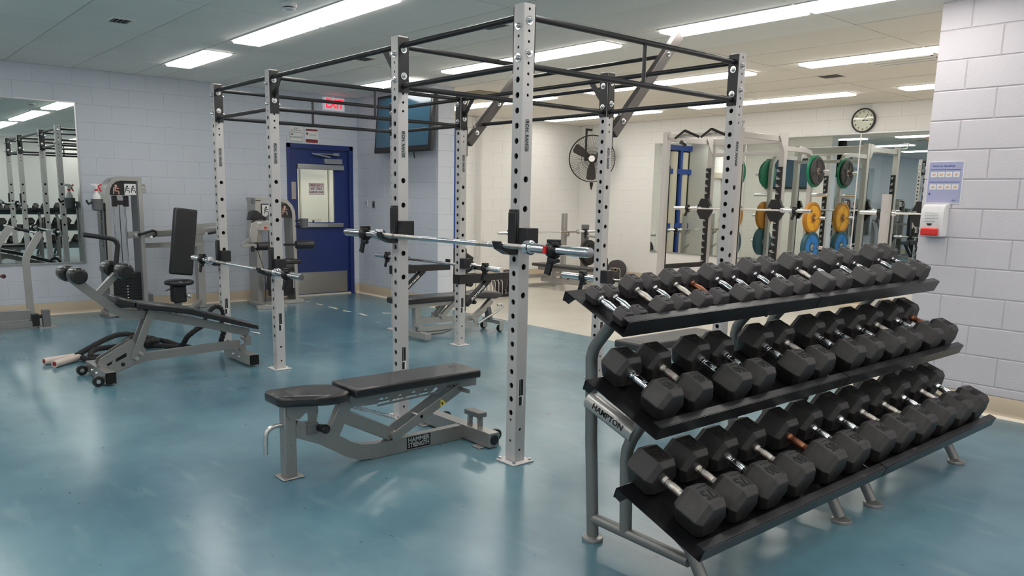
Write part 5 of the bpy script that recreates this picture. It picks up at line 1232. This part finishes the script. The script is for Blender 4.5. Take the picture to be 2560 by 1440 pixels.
# ------------------------------------------------------------------ far power racks
up_me = MB().bb(-.038, .038, -.038, .038, 0, 2.38).mesh('upright', SILV)
up_me2 = MB().bb(-.038, .038, -.038, .038, 0, 1.56).mesh('upright', SILV)
tooth_me = MB().prism([(-.02, -.02), (.02, -.02), (.02, .0), (-.005, .0), (-.005, .02), (-.02, .02)], (0, 0, 0), (1, 0, 0), (0, 0, 1), (0, 1, 0), .03).mesh('hook_tooth', ALU)
strip_me = MB().bb(-.036, .036, -.03, .0, .50, 1.93).mesh('hook_strip', BLACKM, 0)
strip_me2 = MB().bb(-.036, .036, -.03, .0, .50, 1.53).mesh('hook_strip', BLACKM, 0)
def far_rack(x0, x1, yn, yf, ysr, label, short=False):
    t = thing('power_rack', label, 'power rack', ((x0+x1)/2, (yn+yf)/2, 0), 0, 'silver power racks before the far mirror')
    inv = Matrix.Translation(t.location).inverted()
    for x in (x0, x1):
        for y, f in ((yn, 1), (yf, -1)):
            o = bpy.data.objects.new('upright', up_me2 if short and y == yn else up_me); COL.objects.link(o); o.parent = t; o.matrix_parent_inverse = inv; o.location = (x, y, 0)
            sm = short and y == yn
            s_ = bpy.data.objects.new('hook_strip', strip_me2 if sm else strip_me); COL.objects.link(s_); s_.parent = t; s_.matrix_parent_inverse = inv
            s_.location = (x, y+f*.038+(.03 if f > 0 else 0), 0)
            for k in range(10 if sm else 14):
                q = bpy.data.objects.new('hook_tooth', tooth_me); COL.objects.link(q); q.parent = s_; q.location = (0, .012 if f > 0 else -.045, .58+k*.1)
                if f > 0: q.rotation_euler = (0, 0, PI/2)
        if not short: MB().bar((x, yn+.038, 2.30), (x, yf-.038, 2.30), .05, .075).obj('top_side_beam', SILV, t, bevel=.004)
        else: MB().tube((x, yf-.04, 2.2), (x, yf-.16, 2.22), .02, 12).obj('dip_peg', RUSTY, t)
        MB().bar((x, yn+.038, .52), (x, yf-.038, .52), .05, .07).obj('low_side_beam', BLACKM, t, bevel=.004)
        MB().path([(x, yf+.04, 2.18), (x, ysr-.22, 2.18), (x, ysr-.1, 2.16), (x, ysr-.02, 2.08), (x, ysr, 1.96), (x, ysr, 0.0)], 0, sec=[(-.03, -.03), (.03, -.03), (.03, .03), (-.03, .03)], up=(1, 0, 0)).obj('storage_upright', SILV, t, smooth=50)
        MB().bar((x, yf, .05), (x, ysr, .05), .06, .06).obj('floor_tube', SILV, t)
        MB().yz([(yf-.04, 2.38), (yf-.04, 2.12), (yf-.14, 2.26), (yf-.2, 2.36)], x+.04, .008).obj('gusset', SILV, t)
        sx = -1 if x == x0 else 1
        for z in (1.90, 1.57, 1.24, .82):
            MB().lathe((x+sx*.03, ysr, z), (sx, 0, 0), [(0, .024), (.0, .024), (.24, .024), (.245, .02)], 16).obj('storage_peg', CHROME, t)
    MB().bar((x0+.038, yf, 2.30), (x1-.038, yf, 2.30), .06, .10).obj('top_cross_beam', SILV, t, bevel=.004)
    MB().bar((x0+.038, yf, 2.12), (x1-.038, yf, 2.12), .05, .05).obj('low_cross_beam', SILV, t, bevel=.004)
    if not short: MB().bar((x0+.038, yn, 2.32), (x1-.038, yn, 2.32), .05, .05).obj('top_cross_beam', SILV, t, bevel=.004)
    for k, xx in (() if short else ((0, x0+.18), (1, x1-.55))):
        MB().path([(xx, yn-.05, 2.29), (xx+.18, yn-.10, 2.375), (xx+.20, yn-.10, 2.375), (xx+.38, yn-.04, 2.29)], .017, 10).obj('pull_up_grip', PLAST, t)
        MB().bar((xx+.19, yn, 2.32), (xx+.19, yn-.1, 2.36), .03, .03).obj('grip_bracket', SILV, t)
    if not short: MB().lathe((x0+.33, yn-.03, 2.20), (0, -1, .3), [(0, .03), (.06, .02), (.09, .03)], 10).obj('band_knob', PLAST, t)
    if not short: MB().path([(x1-.1, yn, 2.34), (x1+.1, yn-.12, 2.36), (x1+.12, yn-.12, 2.44), (x1+.04, yn-.12, 2.45)], .012, 8).obj('hanger_hook', ALU, t)
    sb = MB().bar((x0+.1, yf-.09, .55), (x0+.1, yf-.09, .56), .01, .01)
    for x in (x0, x1):
        o = MB().xz([(-.055, -.15), (.055, -.15), (.13, -.03), (.13, .0), (.05, .0), (.05, .03), (.11, .04), (.06, .15), (-.06, .15), (-.11, .04), (-.05, .03), (-.05, 0), (-.13, 0), (-.13, -.03)], 0, .05)
        o2 = o.obj('bar_saddle', BLACKM, t, world=False); o2.location = V(x, yf-.095, 1.34)-t.location
    return t
far_rack(-7.05, -5.90, 9.05, 10.12, 10.9, 'silver power rack with black hook strips before the far mirror')
far_rack(-3.98, -2.83, 9.05, 10.12, 10.9, 'second silver rack with short front posts, half hidden behind the near wall edge', short=True)
barbell('barbell', 'bright steel barbell racked on the far power rack', (-6.47, 10.0, 1.345), 0, mid=CHROME)
barbell('barbell', 'bright steel barbell on the second far rack, left end showing beside the wall', (-3.6, 10.0, 1.345), 0, mid=CHROME)
def plate(x, y, z, r, th, m, hub, label, sx=1, rim=None, grp=None):
    t = thing('weight_plate', label, 'weight plate', (x, y, z), 0, grp)
    MB().lathe((0, 0, 0), (sx, 0, 0), [(0, .026), (0, r-.01), (.004, r), (th-.004, r), (th, r-.008), (th, r*.84), (th-.008, r*.8), (th-.008, r*.34), (th, r*.3), (th, .026)], 36, cap=False).obj('disc', m if rim is None else rim, t, world=False, smooth=30)
    if rim is not None: MB().lathe((sx*(th-.0085), 0, 0), (sx, 0, 0), [(0, r*.34), (.003, r*.34), (.003, r*.8), (0, r*.8)], 36, cap=False).obj('coloured_face', m, t, world=False)
    MB().lathe((0, 0, 0), (sx, 0, 0), [(-.001, .026), (-.001, .045), (th+.002, .045), (th+.002, .026)], 20, cap=False).obj('hub_ring', hub, t, world=False)
    for k in range(4):
        a = k*PI/2+.4
        put('rib', MB().bar((sx*(th-.006), math.cos(a)*r*.3, math.sin(a)*r*.3), (sx*(th-.006), math.cos(a)*r*.8, math.sin(a)*r*.8), .012, .01).mesh('rib', m), t, world=False)
    return t
YS = 10.9
for sx, x, side in ((1, -5.865, 'right'), (-1, -7.085, 'left')):
    plate(x+sx*.01, YS, 1.90, .225, .035, GREEN, RUSTY, f'green weight plate on the {side} upper peg of the far rack', sx)
    plate(x+sx*.05, YS, 1.90, .19, .03, RUBBERL, RUSTY, f'dark grey weight plate outside the {side} green plate on the far rack', sx)
    plate(x+sx*.01, YS, 1.24, .225, .055, YELL, COPPER, f'yellow weight plate on the {side} middle peg of the far rack', sx, rim=mat('ochre_rim', (186, 126, 34), .5) if sx == 1 else bpy.data.materials['ochre_rim'])
    plate(x+sx*.01, YS, .82, .225, .07, BLUE, ALU, f'blue weight plate on the {side} low peg of the far rack', sx, rim=TEAL)
# ------------------------------------------------------------------ bench press in the far corner
t = thing('bench_press', 'silver bench press station against the far side wall', 'bench', (-9.6, 9.2, 0))
for y in (8.74, 9.66):
    MB().bb(-9.64, -9.56, y-.035, y+.035, 0, 1.21).obj('upright', SILVM, t, bevel=.005)
    MB().yz([(y-.02, .86), (y-.02, .84)] if False else [(y-.03, .82), (y+.03, .82), (y+.03, .85), (y-.03, .85)], -9.53, .06).obj('bar_rest', SILVM, t)
    MB().xz([(-9.56, .80), (-9.49, .84), (-9.46, .9), (-9.475, .9), (-9.50, .86), (-9.56, .86)], y, .03).obj('bar_hook', SILVM, t)
    MB().xz([(-9.56, .52), (-9.5, .56), (-9.47, .62), (-9.485, .62), (-9.51, .58), (-9.56, .58)], y, .03).obj('low_hook', SILVM, t)
MB().bb(-9.63, -9.57, 8.77, 9.63, .15, .21).obj('cross_tube', SILVM, t)
pad('bench_pad', -9.75, -8.42, 9.06, 9.33, .335, .385, t, VINYLG)
MB().bar((-9.7, 9.2, .30), (-8.5, 9.2, .30), .07, .06).obj('pad_rail', SILVM, t)
MB().bar((-9.62, 9.2, .12), (-8.5, 9.2, .12), .07, .08).obj('floor_beam', SILVM, t)
for x in (-9.35, -8.6): MB().bb(x-.03, x+.03, 9.17, 9.23, .02, .30).obj('leg', SILVM, t, bevel=.004)
MB().bar((-9.1, 9.2, .15), (-8.85, 9.2, .28), .05, .04).obj('diagonal_tube', SILVM, t)
MB().bar((-9.58, 9.6, .22), (-9.3, 9.3, .32), .04, .05).obj('diagonal_tube', SILVM, t)
for x, w_ in ((-9.62, .5), (-8.5, .25)): MB().bb(x-.04, x+.04, 9.2-w_, 9.2+w_, 0, .05).obj('foot_tube', SILVM, t)
barbell('barbell', 'rusty brown barbell resting on the bench press in the far corner', (-9.50, 9.2, .90), PI/2, mid=RUSTY)
def toaster(x, y, n, rz, label, plates, lab2):
    t = thing('plate_rack', label, 'plate rack', (x, y, 0), rz)
    MB().bb(-.1, .1, -.02, n*.07+.02, .0, .05).obj('base', BLACKM, t, world=False)
    for i in range(n):
        MB().path([(-.1, i*.07, .04), (-.1, i*.07, .22), (-.08, i*.07, .25), (.08, i*.07, .25), (.1, i*.07, .22), (.1, i*.07, .04)], .007, 8).obj('wire_loop', ALU, t, world=False)
    R = Matrix.Rotation(rz, 3, 'Z')
    for k, i in enumerate(plates):
        q = V(x, y, 0)+R @ V(0, i*.07+.022, 0)
        p = plate(0, 0, 0, .17, .03, RUBBERL, RUSTY, lab2[k], 1); p.location = (q.x, q.y, .225); p.rotation_euler = (0, 0, rz+PI/2)
toaster(-9.35, 10.72, 6, .3, 'low wire plate rack on the floor by the clock wall', [0, 1], ['black plate in the front slot of the wire rack by the clock wall', 'black plate in the second slot of the wire rack by the clock wall'])
toaster(-8.9, 7.25, 9, 0, 'low wire plate rack on the tan floor behind the wheeled bench', [5, 6, 7], ['black plate in the wire rack behind the wheeled bench, first of three', 'black plate in the wire rack behind the wheeled bench, second of three', 'black plate in the wire rack behind the wheeled bench, last of three'])
t = thing('plate_tree', 'dark plate tree with big rubber plates behind the second back post', 'plate tree', (-9.95, 10.55, 0))
MB().bb(-10.0, -9.9, 10.5, 10.6, 0, 1.0).obj('post', MDARK, t, bevel=.004); MB().bb(-10.25, -9.65, 10.3, 10.8, 0, .05).obj('base', MDARK, t)
for z in (.5, .8): MB().tube((-9.9, 10.55, z), (-9.6, 10.55, z), .022, 12).obj('peg', CHROME, t)
plate(-9.88, 10.55, .5, .23, .05, RUBBER, RUSTY, 'large black rubber plate on the plate tree in the far corner', 1)
plate(-9.82, 10.55, .5, .20, .04, RUBBER, RUSTY, 'smaller black rubber plate outside the large one on the plate tree', 1)
# dark leg machine glimpsed behind the back corner post
t = thing('leg_machine', 'dark padded machine just past the rounded wall end', 'exercise machine', (-9.3, 7.25, 0))
MB().box((-9.25, 7.12, .62), (.4, .3, .07), Matrix.Rotation(-.5, 3, 'X')).obj('upper_pad', VINYL, t, bevel=.02, seg=3)
MB().bb(-9.5, -9.1, 6.95, 7.2, .33, .40).obj('seat_pad', VINYL, t, bevel=.02, seg=3)
MB().bb(-9.34, -9.26, 7.04, 7.12, .0, .62).obj('post', MDARK, t); MB().bar((-9.3, 6.8, .05), (-9.3, 7.2, .05), .08, .08).obj('floor_tube', MDARK, t)
for z in (.2, .5): MB().lathe((-9.55, 7.2, z), (1, 0, 0), [(0, .05), (.5, .05)], 14).obj('roller_pad', VINYL, t)
MB().tube((-9.2, 7.05, .62), (-9.2, 6.9, .85), .012, 10).obj('grip', PLAST, t)
